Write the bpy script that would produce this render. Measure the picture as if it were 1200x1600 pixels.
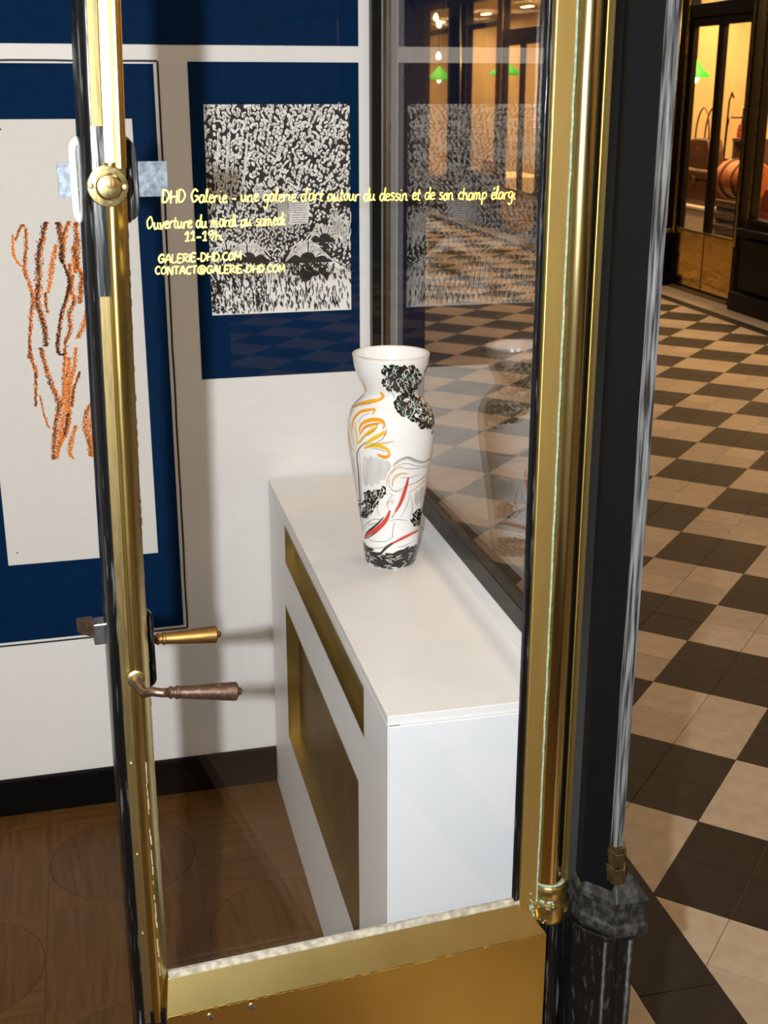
import bpy, bmesh, math, random
import numpy as np
from mathutils import Vector, Matrix
random.seed(7)
PI = math.pi
for o in list(bpy.data.objects):
    bpy.data.objects.remove(o, do_unlink=True)
SC = bpy.context.scene
COL = SC.collection

# ------------------------------------------------------------------ camera
FPX, YAW, PITCH, ROLL, CAMZ = 1968.51, 0.230609, 0.323891, 0.000441, 1.6
FW = np.array([math.sin(YAW)*math.cos(PITCH), math.cos(YAW)*math.cos(PITCH), -math.sin(PITCH)])
RT = np.cross(FW, [0, 0, 1.]); RT /= np.linalg.norm(RT); UP = np.cross(RT, FW)
RT, UP = math.cos(ROLL)*RT+math.sin(ROLL)*UP, -math.sin(ROLL)*RT+math.cos(ROLL)*UP
CAMP = np.array([0, 0, CAMZ])
cd = bpy.data.cameras.new('camera'); cam = bpy.data.objects.new('camera', cd); COL.objects.link(cam)
cam.matrix_world = Matrix(((RT[0], UP[0], -FW[0], 0), (RT[1], UP[1], -FW[1], 0), (RT[2], UP[2], -FW[2], CAMZ), (0, 0, 0, 1)))
cd.sensor_fit = 'VERTICAL'; cd.sensor_height = 36; cd.sensor_width = 27; cd.lens = FPX/1600*36
cd.clip_start = 0.02; cd.clip_end = 200
cd.dof.use_dof = True; cd.dof.focus_distance = 1.65; cd.dof.aperture_fstop = 18
SC.camera = cam
# ------------------------------------------------------------------ world, lights, exposure
w = bpy.data.worlds.new('world'); SC.world = w; w.use_nodes = True
w.node_tree.nodes['Background'].inputs[0].default_value = (1, .86, .68, 1)
w.node_tree.nodes['Background'].inputs[1].default_value = .025
def light(name, kind, loc, energy, color, size=.1, aim=None, size_y=None, shape=None):
    l = bpy.data.lights.new(name, kind); o = bpy.data.objects.new(name, l); COL.objects.link(o)
    o.location = loc; l.energy = energy; l.color = color
    if kind == 'AREA':
        l.size = size
        if size_y: l.shape = 'RECTANGLE'; l.size_y = size_y
        if shape: l.shape = shape
    else: l.shadow_soft_size = size
    if aim is not None:
        d = Vector(aim)-Vector(loc); o.rotation_euler = d.to_track_quat('-Z', 'Y').to_euler()
    return o
# the photographer's flash, a hand's width left of the lens
light('camera_flash', 'AREA', (-.122, .0, 1.612), 52, (.95, .98, 1.0), .024, aim=(.35, 2.4, .95), shape='DISK')
# warm gallery ceiling light
light('gallery_ceiling_light', 'AREA', (-.75, 1.0, 2.93), 17, (1, .80, .58), 1.6, aim=(-.75, 1.0, 0), size_y=1.6)
# passage lanterns (the row of ceiling lights down the arcade)
for y in (-9, -5, -1, 3, 7, 11, 15, 19):
    light('passage_lantern_light', 'AREA', (2.8, y, 4.6), 47, (1, .79, .56), 1.2, aim=(2.8, y, 0), size_y=1.2)
# lit shops across the passage
for y in (-11, -7, -3, 1.5, 5, 8, 9.6, 11.4, 13.2, 15.6, 17.9, 20, 21.6):
    light('shop_light', 'AREA', (5.85, y, 2.62), 52, (1, .62, .26), .9, aim=(5.85, y, 0), size_y=.9)
for y in (8.0, 10.3, 11.1, 14.1, 15.6, 17.6):  # fill lamps added near the panes to brighten the fronts of the goods
    light('goods_fill_light', 'AREA', (5.03, y, 2.5), 24, (1, .68, .32), .35, aim=(5.6, y, .6), size_y=.35)
VS = SC.view_settings
VS.view_transform = 'Standard'; VS.look = 'None'; VS.exposure = 0.0; VS.gamma = 1; VS.use_curve_mapping = False
SC.cycles.max_bounces = 10; SC.cycles.transparent_max_bounces = 24; SC.cycles.glossy_bounces = 6

# ------------------------------------------------------------------ pixel helpers (photo 1200x1600)
def ray(x, y): return FW+(x-600)/FPX*RT-(y-800)/FPX*UP
def on_plane(x, y, p0, n):
    d = ray(x, y); n = np.array(n, float)
    return CAMP+d*(((np.array(p0, float)-CAMP)@n)/(d@n))
def project(P):
    P = np.array(P, float)-CAMP; d = P@FW
    if d < .05: return None
    return 600+FPX*(P@RT)/d, 800-FPX*(P@UP)/d, d

# ------------------------------------------------------------------ materials
MATS = {}
def new_mat(name):
    m = bpy.data.materials.new(name); m.use_nodes = True; MATS[name] = m
    nt = m.node_tree; return m, nt, nt.nodes['Principled BSDF'], nt.nodes['Material Output']
def mat(name, c1, c2=None, rough=.5, metal=0., scale=8., stretch=(1, 1, 1), bump=0., lo=.35, hi=.65, detail=4., coat=0., rough2=None, bscale=None, rand=0., spec=None):
    m, nt, b, out = new_mat(name); N, L = nt.nodes, nt.links
    b.inputs['Base Color'].default_value = (*c1, 1); b.inputs['Roughness'].default_value = rough; b.inputs['Metallic'].default_value = metal
    b.inputs['Coat Weight'].default_value = coat; b.inputs['Coat Roughness'].default_value = .06
    if spec is not None: b.inputs['Specular IOR Level'].default_value = spec
    if c2 is not None or bump:
        tc = N.new('ShaderNodeTexCoord'); mp = N.new('ShaderNodeMapping'); mp.inputs['Scale'].default_value = stretch
        L.new(tc.outputs['Object'], mp.inputs[0])
        nz = N.new('ShaderNodeTexNoise'); nz.inputs['Scale'].default_value = scale; nz.inputs['Detail'].default_value = detail
        L.new(mp.outputs[0], nz.inputs['Vector'])
    if c2 is not None:
        mr = N.new('ShaderNodeMapRange'); mr.inputs[1].default_value = lo; mr.inputs[2].default_value = hi
        L.new(nz.outputs['Fac'], mr.inputs[0])
        mx = N.new('ShaderNodeMix'); mx.data_type = 'RGBA'; mx.inputs[6].default_value = (*c1, 1); mx.inputs[7].default_value = (*c2, 1)
        L.new(mr.outputs[0], mx.inputs[0]); last = mx.outputs[2]
        if rand:
            oi = N.new('ShaderNodeObjectInfo'); r2 = N.new('ShaderNodeMapRange'); r2.inputs[3].default_value = 1-rand; r2.inputs[4].default_value = 1+rand
            L.new(oi.outputs['Random'], r2.inputs[0]); hs = N.new('ShaderNodeHueSaturation'); L.new(r2.outputs[0], hs.inputs['Value']); L.new(last, hs.inputs['Color']); last = hs.outputs[0]
        L.new(last, b.inputs['Base Color'])
        if rough2 is not None:
            m2 = N.new('ShaderNodeMapRange'); m2.inputs[3].default_value = rough; m2.inputs[4].default_value = rough2
            L.new(mr.outputs[0], m2.inputs[0]); L.new(m2.outputs[0], b.inputs['Roughness'])
    if bump:
        bp = N.new('ShaderNodeBump'); bp.inputs['Strength'].default_value = bump; bp.inputs['Distance'].default_value = .004
        if bscale:
            n2 = N.new('ShaderNodeTexNoise'); n2.inputs['Scale'].default_value = bscale; n2.inputs['Detail'].default_value = 3
            L.new(mp.outputs[0], n2.inputs['Vector']); L.new(n2.outputs['Fac'], bp.inputs['Height'])
        else: L.new(nz.outputs['Fac'], bp.inputs['Height'])
        L.new(bp.outputs[0], b.inputs['Normal'])
    return m
def glass_mat(name, ior=1.5, tint=(1, 1, 1)):
    m, nt, b, out = new_mat(name); N, L = nt.nodes, nt.links; N.remove(b)
    g = N.new('ShaderNodeNewGeometry'); mr = N.new('ShaderNodeMapRange'); mr.inputs[3].default_value = ior; mr.inputs[4].default_value = 1/ior
    L.new(g.outputs['Backfacing'], mr.inputs[0]); fr = N.new('ShaderNodeFresnel'); L.new(mr.outputs[0], fr.inputs[0])
    tr = N.new('ShaderNodeBsdfTransparent'); tr.inputs[0].default_value = (*tint, 1)
    gl = N.new('ShaderNodeBsdfGlossy'); gl.inputs['Roughness'].default_value = 0.0
    mx = N.new('ShaderNodeMixShader'); L.new(fr.outputs[0], mx.inputs[0]); L.new(tr.outputs[0], mx.inputs[1]); L.new(gl.outputs[0], mx.inputs[2])
    L.new(mx.outputs[0], out.inputs[0]); return m
def emit_mat(name, c, s):
    m, nt, b, out = new_mat(name); b.inputs['Base Color'].default_value = (*c, 1)
    b.inputs['Emission Color'].default_value = (*c, 1); b.inputs['Emission Strength'].default_value = s; return m
def wood_mat(name, c1, c2, rough=.42, scale=6., stretch=(1, 14, 1), rand=.05):
    return mat(name, c1, c2, rough=rough, scale=scale, stretch=stretch, bump=.05, lo=.3, hi=.7, detail=8, rand=rand, spec=.25)

mat('white_wall', (.80, .79, .765), (.77, .76, .735), rough=.75, scale=3, bump=.12, bscale=140)
mat('ceiling_white', (.78, .77, .75), rough=.8)
mat('panel_blue', (.0005, .0155, .056), (.0007, .018, .062), rough=.75, scale=30, spec=.06)
mat('black_line', (.01, .01, .01), rough=.6)
mat('paper_warm', (.70, .685, .65), (.68, .665, .63), rough=.9, scale=60)
mat('paper_white', (.86, .85, .82), rough=.9)
mat('ink', (.018, .016, .014), rough=.75)
mat('crayon_orange', (.90, .26, .015), (.72, .16, .01), rough=.9, scale=300, spec=.1)
mat('crayon_rust', (.30, .09, .02), (.16, .05, .015), rough=.9, scale=200)
mat('charcoal', (.03, .024, .022), rough=.95)
mat('baseboard_black', (.002, .0018, .0018), (.0032, .003, .0028), rough=.6, scale=12, spec=.1)
mat('console_white', (.80, .81, .82), (.775, .785, .80), rough=.42, scale=5)
mat('console_top', (.83, .815, .79), (.80, .785, .76), rough=.38, scale=4)
mat('brass', (.62, .48, .17), (.45, .33, .10), rough=.24, metal=1, scale=40, stretch=(3, 3, .3), bump=.02, lo=.38, hi=.75, rough2=.34)
mat('brass_bright', (.74, .61, .29), (.62, .49, .20), rough=.16, metal=1, scale=40, stretch=(4, 4, .25), bump=.01, lo=.35, hi=.75, rough2=.24)
mat('brass_dark', (.20, .165, .075), (.10, .085, .045), rough=.4, metal=1, scale=90, bump=.1)
mat('brass_dull', (.40, .32, .14), (.25, .19, .085), rough=.36, metal=1, scale=90, stretch=(3, 3, .3), bump=.05, lo=.35, hi=.65, rough2=.5)
mat('brass_kick', (.62, .42, .11), (.55, .36, .085), rough=.36, metal=1, scale=6, bump=.02)
mat('brass_far', (.88, .60, .15), (.75, .48, .11), rough=.13, metal=1, scale=5, stretch=(1, 1, 2.5), bump=.9, bscale=7)
mat('brass_rail', (.64, .50, .20), (.54, .41, .15), rough=.3, metal=1, scale=14, lo=.35, hi=.7)
mat('brass_lacquer', (.36, .265, .095), (.30, .22, .075), rough=.4, metal=1, scale=9)
mat('copper_brown', (.13, .085, .062), (.24, .13, .06), rough=.36, metal=.9, scale=160, lo=.5, hi=.75, bump=.05, rough2=.5)
mat('antique_brass', (.36, .20, .06), (.22, .12, .04), rough=.46, metal=1, scale=160, stretch=(.4, 3, 3), lo=.4, hi=.7, bump=.05)
mat('verdigris', (.16, .23, .19), (.30, .33, .26), rough=.85, scale=200, spec=.1)
mat('putty', (.36, .33, .26), (.20, .18, .14), rough=.9, scale=120, bump=.15, spec=.1)
mat('brass_soft', (.72, .59, .27), (.62, .49, .20), rough=.13, metal=1, scale=60, stretch=(4, 4, .2), lo=.35, hi=.75, rough2=.19)
mat('brass_flat', (.64, .47, .16), (.54, .385, .115), rough=.44, metal=1, scale=40, stretch=(3, 3, .3), lo=.35, hi=.75, rough2=.5)
mat('rust_dark', (.05, .03, .02), rough=.8)
mat('black_paint', (.002, .002, .0022), (.006, .0055, .0055), rough=.34, spec=.2, scale=60, stretch=(1, 1, .3), bump=.06, lo=.5, hi=.75)
mat('black_worn', (.0025, .0027, .0032), (.16, .165, .17), rough=.24, scale=260, stretch=(1, 1, .07), bump=.12, lo=.58, hi=.84, rough2=.5, spec=.35)
mat('metal_worn', (.15, .152, .155), (.009, .009, .009), rough=.55, metal=.1, scale=420, stretch=(1, 1, .035), bump=.3, lo=.38, hi=.62, detail=6, spec=.2)
mat('post_black', (.0015, .0019, .0024), (.0021, .0025, .003), rough=.6, spec=.08, scale=120, stretch=(1, 1, .2), bump=.03)
mat('base_worn', (.0085, .0085, .008), (.055, .053, .048), rough=.5, metal=.1, scale=120, stretch=(1, 1, .6), lo=.45, hi=.8, bump=.3, detail=9, spec=.3)
mat('base_dark', (.003, .003, .0032), (.045, .043, .04), rough=.42, scale=160, stretch=(1, 1, .3), lo=.57, hi=.80, bump=.3, detail=9, spec=.25)
mat('chrome', (.70, .72, .76), (.42, .45, .52), rough=.22, metal=1, scale=60, bump=.05)
mat('steel', (.55, .55, .55), (.25, .24, .23), rough=.3, metal=1, scale=50, bump=.05)
mat('zinc_tape', (.055, .068, .080), (.12, .14, .155), rough=.5, metal=.6, scale=160, lo=.35, hi=.65, bump=.1)
mat('plate_rim', (.55, .52, .46), rough=.45)
mat('ceramic', (.88, .875, .86), (.85, .845, .83), rough=.2, scale=6, coat=.4, spec=.5)
mat('ceramic_rim', (.70, .55, .42), (.84, .78, .70), rough=.35, scale=60)
for n, c in dict(v_black=(.012, .014, .012), v_green=(.03, .16, .09), v_yellow=(.80, .52, .03), v_orange=(.86, .34, .015), v_brown=(.30, .085, .045), v_red=(.62, .06, .04), v_grey=(.48, .49, .46), v_line=(.11, .09, .08), v_tan=(.72, .48, .26), v_dark=(.05, .04, .035), v_white=(.86, .855, .83)).items():
    mat(n, c, rough=.22, coat=.3)
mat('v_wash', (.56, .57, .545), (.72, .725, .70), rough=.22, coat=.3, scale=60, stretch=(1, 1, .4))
mat('yellow_pen', (.95, .74, .14), rough=.6)
glass_mat('glass'); glass_mat('window_glass', 1.66); glass_mat('shop_glass', 1.45, (.98, .97, .95))
wood_mat('parquet_a', (.112, .052, .0125), (.064, .028, .0065))
wood_mat('parquet_b', (.122, .056, .0135), (.072, .031, .007))
mat('parquet_gap', (.028, .012, .004), rough=.7, spec=.1)
mat('tile_cream', (.46, .355, .255), (.40, .305, .215), rough=.6, spec=.2, scale=22, rand=.10, bump=.03, bscale=150)
mat('tile_black', (.026, .0165, .010), (.018, .0115, .007), rough=.55, spec=.18, scale=18, rand=.16, bump=.03, bscale=150)
mat('mortar', (.19, .145, .10), rough=.9)
mat('oxblood_wood', (.012, .0045, .0035), (.006, .0026, .0022), rough=.5, spec=.2, scale=9, stretch=(1, 1, .2), bump=.08)
mat('dark_wood', (.0035, .002, .0013), (.007, .004, .0025), rough=.4, spec=.2, scale=10, stretch=(1, 1, .2), bump=.05)
mat('gold_wall', (.78, .58, .30), (.70, .50, .24), rough=.8, scale=2)
mat('leather_tan', (.42, .13, .03), (.28, .07, .02), rough=.45, scale=8)
mat('leather_dark', (.10, .03, .014), (.06, .018, .01), rough=.45, scale=8)
mat('leather_red', (.40, .05, .015), (.28, .03, .01), rough=.45, scale=8)
mat('display_cream', (.72, .60, .42), rough=.6)
mat('slat_brown', (.09, .05, .028), (.06, .032, .018), rough=.5, scale=10)
mat('threshold_stone', (.55, .46, .36), (.48, .40, .31), rough=.6, scale=10)
emit_mat('lamp_green', (.01, .50, .03), .30); emit_mat('bulb', (1, .82, .5), 9)
# brass mesh of the radiator cover: fine dark dots between brass wires
m, nt, b, out = new_mat('brass_mesh'); N, L = nt.nodes, nt.links
tc = N.new('ShaderNodeTexCoord'); vo = N.new('ShaderNodeTexVoronoi'); vo.inputs['Scale'].default_value = 260; vo.inputs['Randomness'].default_value = 0
L.new(tc.outputs['Object'], vo.inputs['Vector']); mr = N.new('ShaderNodeMapRange'); mr.inputs[1].default_value = .25; mr.inputs[2].default_value = .5
L.new(vo.outputs['Distance'], mr.inputs[0]); mx = N.new('ShaderNodeMix'); mx.data_type = 'RGBA'
mx.inputs[6].default_value = (.10, .06, .015, 1); mx.inputs[7].default_value = (.36, .24, .07, 1); L.new(mr.outputs[0], mx.inputs[0]); L.new(mx.outputs[2], b.inputs['Base Color'])
b.inputs['Roughness'].default_value = .42; b.inputs['Metallic'].default_value = .75

# ------------------------------------------------------------------ mesh helpers
class MB:
    def __init__(s): s.v = []; s.f = []
    def add(s, vs, fs):
        n = len(s.v); s.v += [tuple(float(c) for c in p) for p in vs]; s.f += [tuple(i+n for i in f) for f in fs]; return s
    def box(s, x0, x1, y0, y1, z0, z1):
        return s.add([(x0, y0, z0), (x1, y0, z0), (x1, y1, z0), (x0, y1, z0), (x0, y0, z1), (x1, y0, z1), (x1, y1, z1), (x0, y1, z1)],
                     [(0, 3, 2, 1), (4, 5, 6, 7), (0, 1, 5, 4), (1, 2, 6, 5), (2, 3, 7, 6), (3, 0, 4, 7)])
    def prism(s, poly, z0, z1, zs=None, shift=None):       # poly of (x, y) going up z, rings at zs, shift(z) -> dx
        zs = zs or [z0, z1]; n = len(poly); vs = []
        for z in zs:
            dx = shift(z) if shift else 0
            vs += [(x+dx, y, z) for x, y in poly]
        fs = [(k*n+i, k*n+(i+1) % n, (k+1)*n+(i+1) % n, (k+1)*n+i) for k in range(len(zs)-1) for i in range(n)]
        fs += [tuple(range(n-1, -1, -1)), tuple(range((len(zs)-1)*n, len(zs)*n))]
        return s.add(vs, fs)
    def prism_x(s, poly, x0, x1):                          # poly of (y, z) along x
        n = len(poly); vs = [(x0, y, z) for y, z in poly]+[(x1, y, z) for y, z in poly]
        return s.add(vs, [(i, (i+1) % n, n+(i+1) % n, n+i) for i in range(n)]+[tuple(range(n-1, -1, -1)), tuple(range(n, 2*n))])
    def prism_y(s, poly, y0, y1):                          # poly of (x, z) along y
        n = len(poly); vs = [(x, y0, z) for x, z in poly]+[(x, y1, z) for x, z in poly]
        return s.add(vs, [(i, (i+1) % n, n+(i+1) % n, n+i) for i in range(n)]+[tuple(range(n-1, -1, -1)), tuple(range(n, 2*n))])
    def lathe(s, prof, c=(0, 0, 0), n=32, close=True):     # prof of (r, z)
        k = len(prof); vs = []
        for r, z in prof:
            for i in range(n):
                a = 2*PI*i/n; vs.append((c[0]+r*math.cos(a), c[1]+r*math.sin(a), c[2]+z))
        fs = [(j*n+i, j*n+(i+1) % n, (j+1)*n+(i+1) % n, (j+1)*n+i) for j in range(k-1) for i in range(n)]
        if close: fs += [tuple(range(n-1, -1, -1)), tuple(range((k-1)*n, k*n))]
        return s.add(vs, fs)
    def tube(s, pts, rad, n=14):
        P = [Vector(p) for p in pts]; R = rad if isinstance(rad, (list, tuple)) else [rad]*len(P); vs = []
        ref = Vector((0, 0, 1))
        for i, p in enumerate(P):
            t = (P[min(i+1, len(P)-1)]-P[max(i-1, 0)])
            t.normalize()
            rf = ref if abs(t.z) < .9 else Vector((0, 1, 0))
            a = t.cross(rf).normalized(); b_ = t.cross(a).normalized()
            vs += [tuple(p+R[i]*(math.cos(2*PI*k/n)*a+math.sin(2*PI*k/n)*b_)) for k in range(n)]
        m_ = len(P)
        fs = [(j*n+i, j*n+(i+1) % n, (j+1)*n+(i+1) % n, (j+1)*n+i) for j in range(m_-1) for i in range(n)]
        fs += [tuple(range(n-1, -1, -1)), tuple(range((m_-1)*n, m_*n))]
        return s.add(vs, fs)
    def mesh(s, name, smooth=False, recalc=True):
        me = bpy.data.meshes.new(name); me.from_pydata(s.v, [], s.f); me.validate()
        if recalc:
            bm = bmesh.new(); bm.from_mesh(me); bmesh.ops.recalc_face_normals(bm, faces=bm.faces); bm.to_mesh(me); bm.free()
        if smooth:
            me.polygons.foreach_set('use_smooth', [True]*len(me.polygons))
        return me
    def build(s, name, m, parent=None, smooth=False, bevel=0, loc=None, rot=None, recalc=True, auto=False):
        me = s.mesh(name, smooth or auto, recalc); me.materials.append(MATS[m])
        o = bpy.data.objects.new(name, me); COL.objects.link(o)
        if parent: o.parent = parent
        if loc: o.location = loc
        if rot: o.rotation_euler = rot
        if bevel:
            md = o.modifiers.new('bevel', 'BEVEL'); md.width = bevel; md.segments = 2; md.limit_method = 'ANGLE'; md.angle_limit = .6
        if auto:
            bm = bmesh.new(); bm.from_mesh(me)
            for e in bm.edges:
                if len(e.link_faces) == 2 and e.calc_face_angle(0) > .7: e.smooth = False
            bm.to_mesh(me); bm.free()
        return o
def tag(o, label=None, cat=None, group=None, kind=None):
    if label: o['label'] = label
    if cat: o['category'] = cat
    if group: o['group'] = group
    if kind: o['kind'] = kind
    return o
def empty(name, loc=(0, 0, 0), rz=0):
    o = bpy.data.objects.new(name, None); COL.objects.link(o); o.location = loc; o.rotation_euler = (0, 0, rz); o.empty_display_size = .1; return o
def struct(o, label, cat): return tag(o, label, cat, kind='structure')
def bx(name, m, x0, x1, y0, y1, z0, z1, parent=None, bevel=0): return MB().box(x0, x1, y0, y1, z0, z1).build(name, m, parent, bevel=bevel)
def smooth_line(P, step):                                   # Catmull-Rom resample of 2-D points
    P = [np.array(p, float) for p in P]
    if len(P) == 2: Q = [P[0], P[1]]
    else:
        Q = []
        for i in range(len(P)-1):
            a, b_, c, d = P[max(i-1, 0)], P[i], P[i+1], P[min(i+2, len(P)-1)]
            n = max(2, int(np.linalg.norm(c-b_)/step))
            for k in range(n):
                t = k/n; Q.append(.5*((2*b_)+(-a+c)*t+(2*a-5*b_+4*c-d)*t*t+(-a+3*b_-3*c+d)*t**3))
        Q.append(P[-1])
    return Q
def ribbon2d(mb, Q, w0, off, taper=True):                   # flat ribbon in local (x, z), facing -y at y = off
    n = len(Q); vs = []
    for i, q in enumerate(Q):
        t = Q[min(i+1, n-1)]-Q[max(i-1, 0)]; l = np.hypot(*t)
        t = t/l if l > 1e-9 else np.array([1., 0]); s = np.array([-t[1], t[0]])
        ww = w0*.5*((.25+.75*math.sin(PI*min(1, max(0, (i+.3)/(n-.4))))**.6) if taper else 1)
        vs += [(q[0]+s[0]*ww, off, q[1]+s[1]*ww), (q[0]-s[0]*ww, off, q[1]-s[1]*ww)]
    mb.add(vs, [(2*i, 2*i+1, 2*i+3, 2*i+2) for i in range(n-1)])

# ================================================================== THE SETTING
XG = .628                                                   # inner face of the shop window glass
WALL = (.37, 2.707); WA = .024
wx, wy = math.cos(WA), math.sin(WA)
# ---- gallery floor: oak parquet of discs set in squares
fl = struct(bx('floor', 'parquet_gap', -2.2, .62, -1.6, 2.75, -.06, -.004), 'dark oak parquet floor inlaid with large discs', 'floor')
G = .315; cx0, cy0 = -.013, 2.45; Rd = .1545; gp = .0002; gd = .0011
def disc_mesh():
    n = 48; return MB().prism([(Rd*math.cos(2*PI*i/n), Rd*math.sin(2*PI*i/n)) for i in range(n)], -.004, 0).mesh('parquet_disc')
def surround_mesh():
    h = G/2-gp; n = 48; out_ = []; inn = []
    for i in range(n):
        a = 2*PI*i/n; k = h/max(abs(math.cos(a)), abs(math.sin(a))); out_.append((k*math.cos(a), k*math.sin(a), 0)); inn.append(((Rd+gd)*math.cos(a), (Rd+gd)*math.sin(a), 0))
    vs = out_+inn+[(x, y, -.004) for x, y, z in out_]+[(x, y, -.004) for x, y, z in inn]
    fs = []
    for i in range(n):
        j = (i+1) % n; fs += [(i, j, n+j, n+i), (2*n+i, 3*n+i, 3*n+j, 2*n+j), (i, 2*n+i, 2*n+j, j), (n+i, n+j, 3*n+j, 3*n+i)]
    return MB().add(vs, fs).mesh('parquet_surround')
def square_mesh():
    h = G/2-gp; return MB().box(-h, h, -h, h, -.004, 0).mesh('parquet_square')
dm, sm, qm = disc_mesh(), surround_mesh(), square_mesh()
for me, mm in ((dm, 'parquet_a'), (sm, 'parquet_b'), (qm, 'parquet_b')): me.materials.append(MATS[mm])
def piece(name, me, x, y, rz):
    o = bpy.data.objects.new(name, me); COL.objects.link(o); o.parent = fl; o.location = (x, y, 0); o.rotation_euler = (0, 0, rz); return o
for i in range(-6, 3):
    for j in range(-12, 2):
        x, y = cx0+i*G, cy0+j*G
        if x+G/2 > .63 or y-G/2 > 2.70 or x-G/2 < -2.2: continue
        if (i+j) % 2 == 0:
            piece('parquet_disc', dm, x, y, random.choice((PI/2, PI/2+.1, 1.45))); piece('parquet_surround', sm, x, y, random.choice((0, PI/2)))
        else: piece('parquet_square', qm, x, y, random.choice((.0, PI/2, PI, 1.5*PI)))
# ---- back wall with painted blue panels
wb = empty('wall_back', (WALL[0], WALL[1], 0), WA); struct(wb, 'white gallery back wall with deep blue painted rectangles', 'wall')
bx('wall_surface', 'white_wall', -2.6, .30, 0, .12, 0, 3.0, wb)
def wp(px, py):                                             # photo pixel -> wall-local (u, z)
    P = on_plane(px, py, (WALL[0], WALL[1], 0), (-wy, wx, 0)); return (P[0]-WALL[0])*wx+(P[1]-WALL[1])*wy, P[2]
PB = -.0012
def panel(u0, u1, z0, z1, name='painted_panel'): return bx(name, 'panel_blue', u0, u1, PB, .001, z0, z1, wb)
uR = wp(561, 300)[0]
panel(-2.4, uR, wp(300, 70)[1], 2.9)
u2 = wp(302, 300)[0]
panel(u2, uR, wp(440, 586)[1], wp(430, 97)[1])
u1 = wp(262, 520)[0]; zb1 = wp(140, 991)[1]; zt1 = wp(120, 99)[1]
panel(-1.4, u1, zb1, zt1)
# thin hand-drawn black outline around the left panel
uo, zo0, zo1 = u1+.0085, zb1-.008, zt1+.005
lm = MB()
for (a, b_) in (((-1.4, zo1), (uo, zo1)), ((uo, zo1), (uo, zo0)), ((uo, zo0), (-1.4, zo0))):
    n = 30; Q = [np.array(a)+(np.array(b_)-np.array(a))*k/n+np.array([random.uniform(-.0006, .0006), random.uniform(-.0006, .0006)]) for k in range(n+1)]
    ribbon2d(lm, Q, .0042, -.0006, taper=False)
lm.build('outline', 'black_line', wb)
bb = MB().box(-2.6, -.001, -.014, 0, 0, .09).build('baseboard_back', 'baseboard_black', None, bevel=.002, loc=(WALL[0], WALL[1], 0), rot=(0, 0, WA)); struct(bb, 'black painted baseboard along the white back wall', 'baseboard')
struct(bx('wall_left', 'white_wall', -2.3, -2.2, -1.7, 2.75, 0, 3.0), 'white gallery side wall out of view to the left', 'wall')
struct(bx('wall_front', 'white_wall', -2.2, .5, -1.72, -1.6, 0, 3.0), 'white gallery wall behind the viewer', 'wall')
struct(bx('ceiling', 'ceiling_white', -2.3, .66, -1.7, 2.8, 3.0, 3.08), 'white gallery ceiling', 'ceiling')
# ---- shop front: stall board, pier, window
wr = empty('wall_right', (0, 0, 0)); struct(wr, 'dark painted shop front below and above the window', 'wall')
bx('stall_board', 'black_paint', .652, .690, 1.50, 2.68, 0, .755, wr)
MB().prism([(.517, 1.19), (.603, 1.50), (.672, 1.50), (.553, 1.19)], 0, 3.0).build('pier', 'post_black', wr)
bx('lintel', 'black_paint', .50, .672, -.6, 2.66, 2.62, 3.0, wr)
bx('pier', 'black_paint', .50, .672, -1.7, -.6, 0, 3.0, wr)
GA = .0188                                                  # the glass leans a degree off the passage axis
win = empty('window_1', (.6250, 2.70, 0), GA); struct(win, 'tall shop window pane behind the vase, reflecting the gallery wall', 'window')
bx('pane', 'window_glass', 0, .006, -1.20, 0, .70, 2.64, win)
bx('outer_rail', 'black_paint', .0065, .036, -1.20, -.002, .70, .80, win, bevel=.003)
bx('near_stile', 'black_paint', -.012, .012, -1.205, -1.195, .70, 2.64, win)
bx('corner_stile', 'black_paint', -.0205, -.0005, -.012, .012, .70, 3.0, win, bevel=.001)
bx('brass_bead', 'brass', .0112, .0205, -.012, -.001, .70, 3.0, win, bevel=.001)
def win_world(name, m, poly, z0, z1):
    o = MB().prism(poly, z0, z1).build(name, m, win, bevel=.0025 if name == 'bottom_rail' else 0); o.matrix_parent_inverse = (Matrix.Translation((.6250, 2.70, 0)) @ Matrix.Rotation(GA, 4, 'Z')).inverted(); return o
rail_poly = [(.6185, 1.50), (.6432, 1.50), (.6222, 2.687), (.6185, 2.687)]
win_world('bottom_rail', 'black_paint', rail_poly, .7985, .836)
win_world('sill_strip', 'console_white', rail_poly, .7685, .798)
t2 = empty('trim_1', (.70, 2.8, 0)); struct(t2, 'dark oxblood wooden pilaster outside the window corner', 'pilaster')
MB().prism([(-.066, -.098), (.024, -.098), (.030, -.094), (.030, .12), (-.066, .12)], 0, 3.4).build('shaft', 'oxblood_wood', t2, bevel=.003)
for k in range(5):
    MB().tube([(-.02+.022*math.sin(q*.9+k), -.099, 1.15+k*.30+q*.03) for q in range(9)], [.002+.003*math.sin(PI*q/8) for q in range(9)], 8).build('carved_scroll', 'oxblood_wood', t2, smooth=True)
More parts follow.
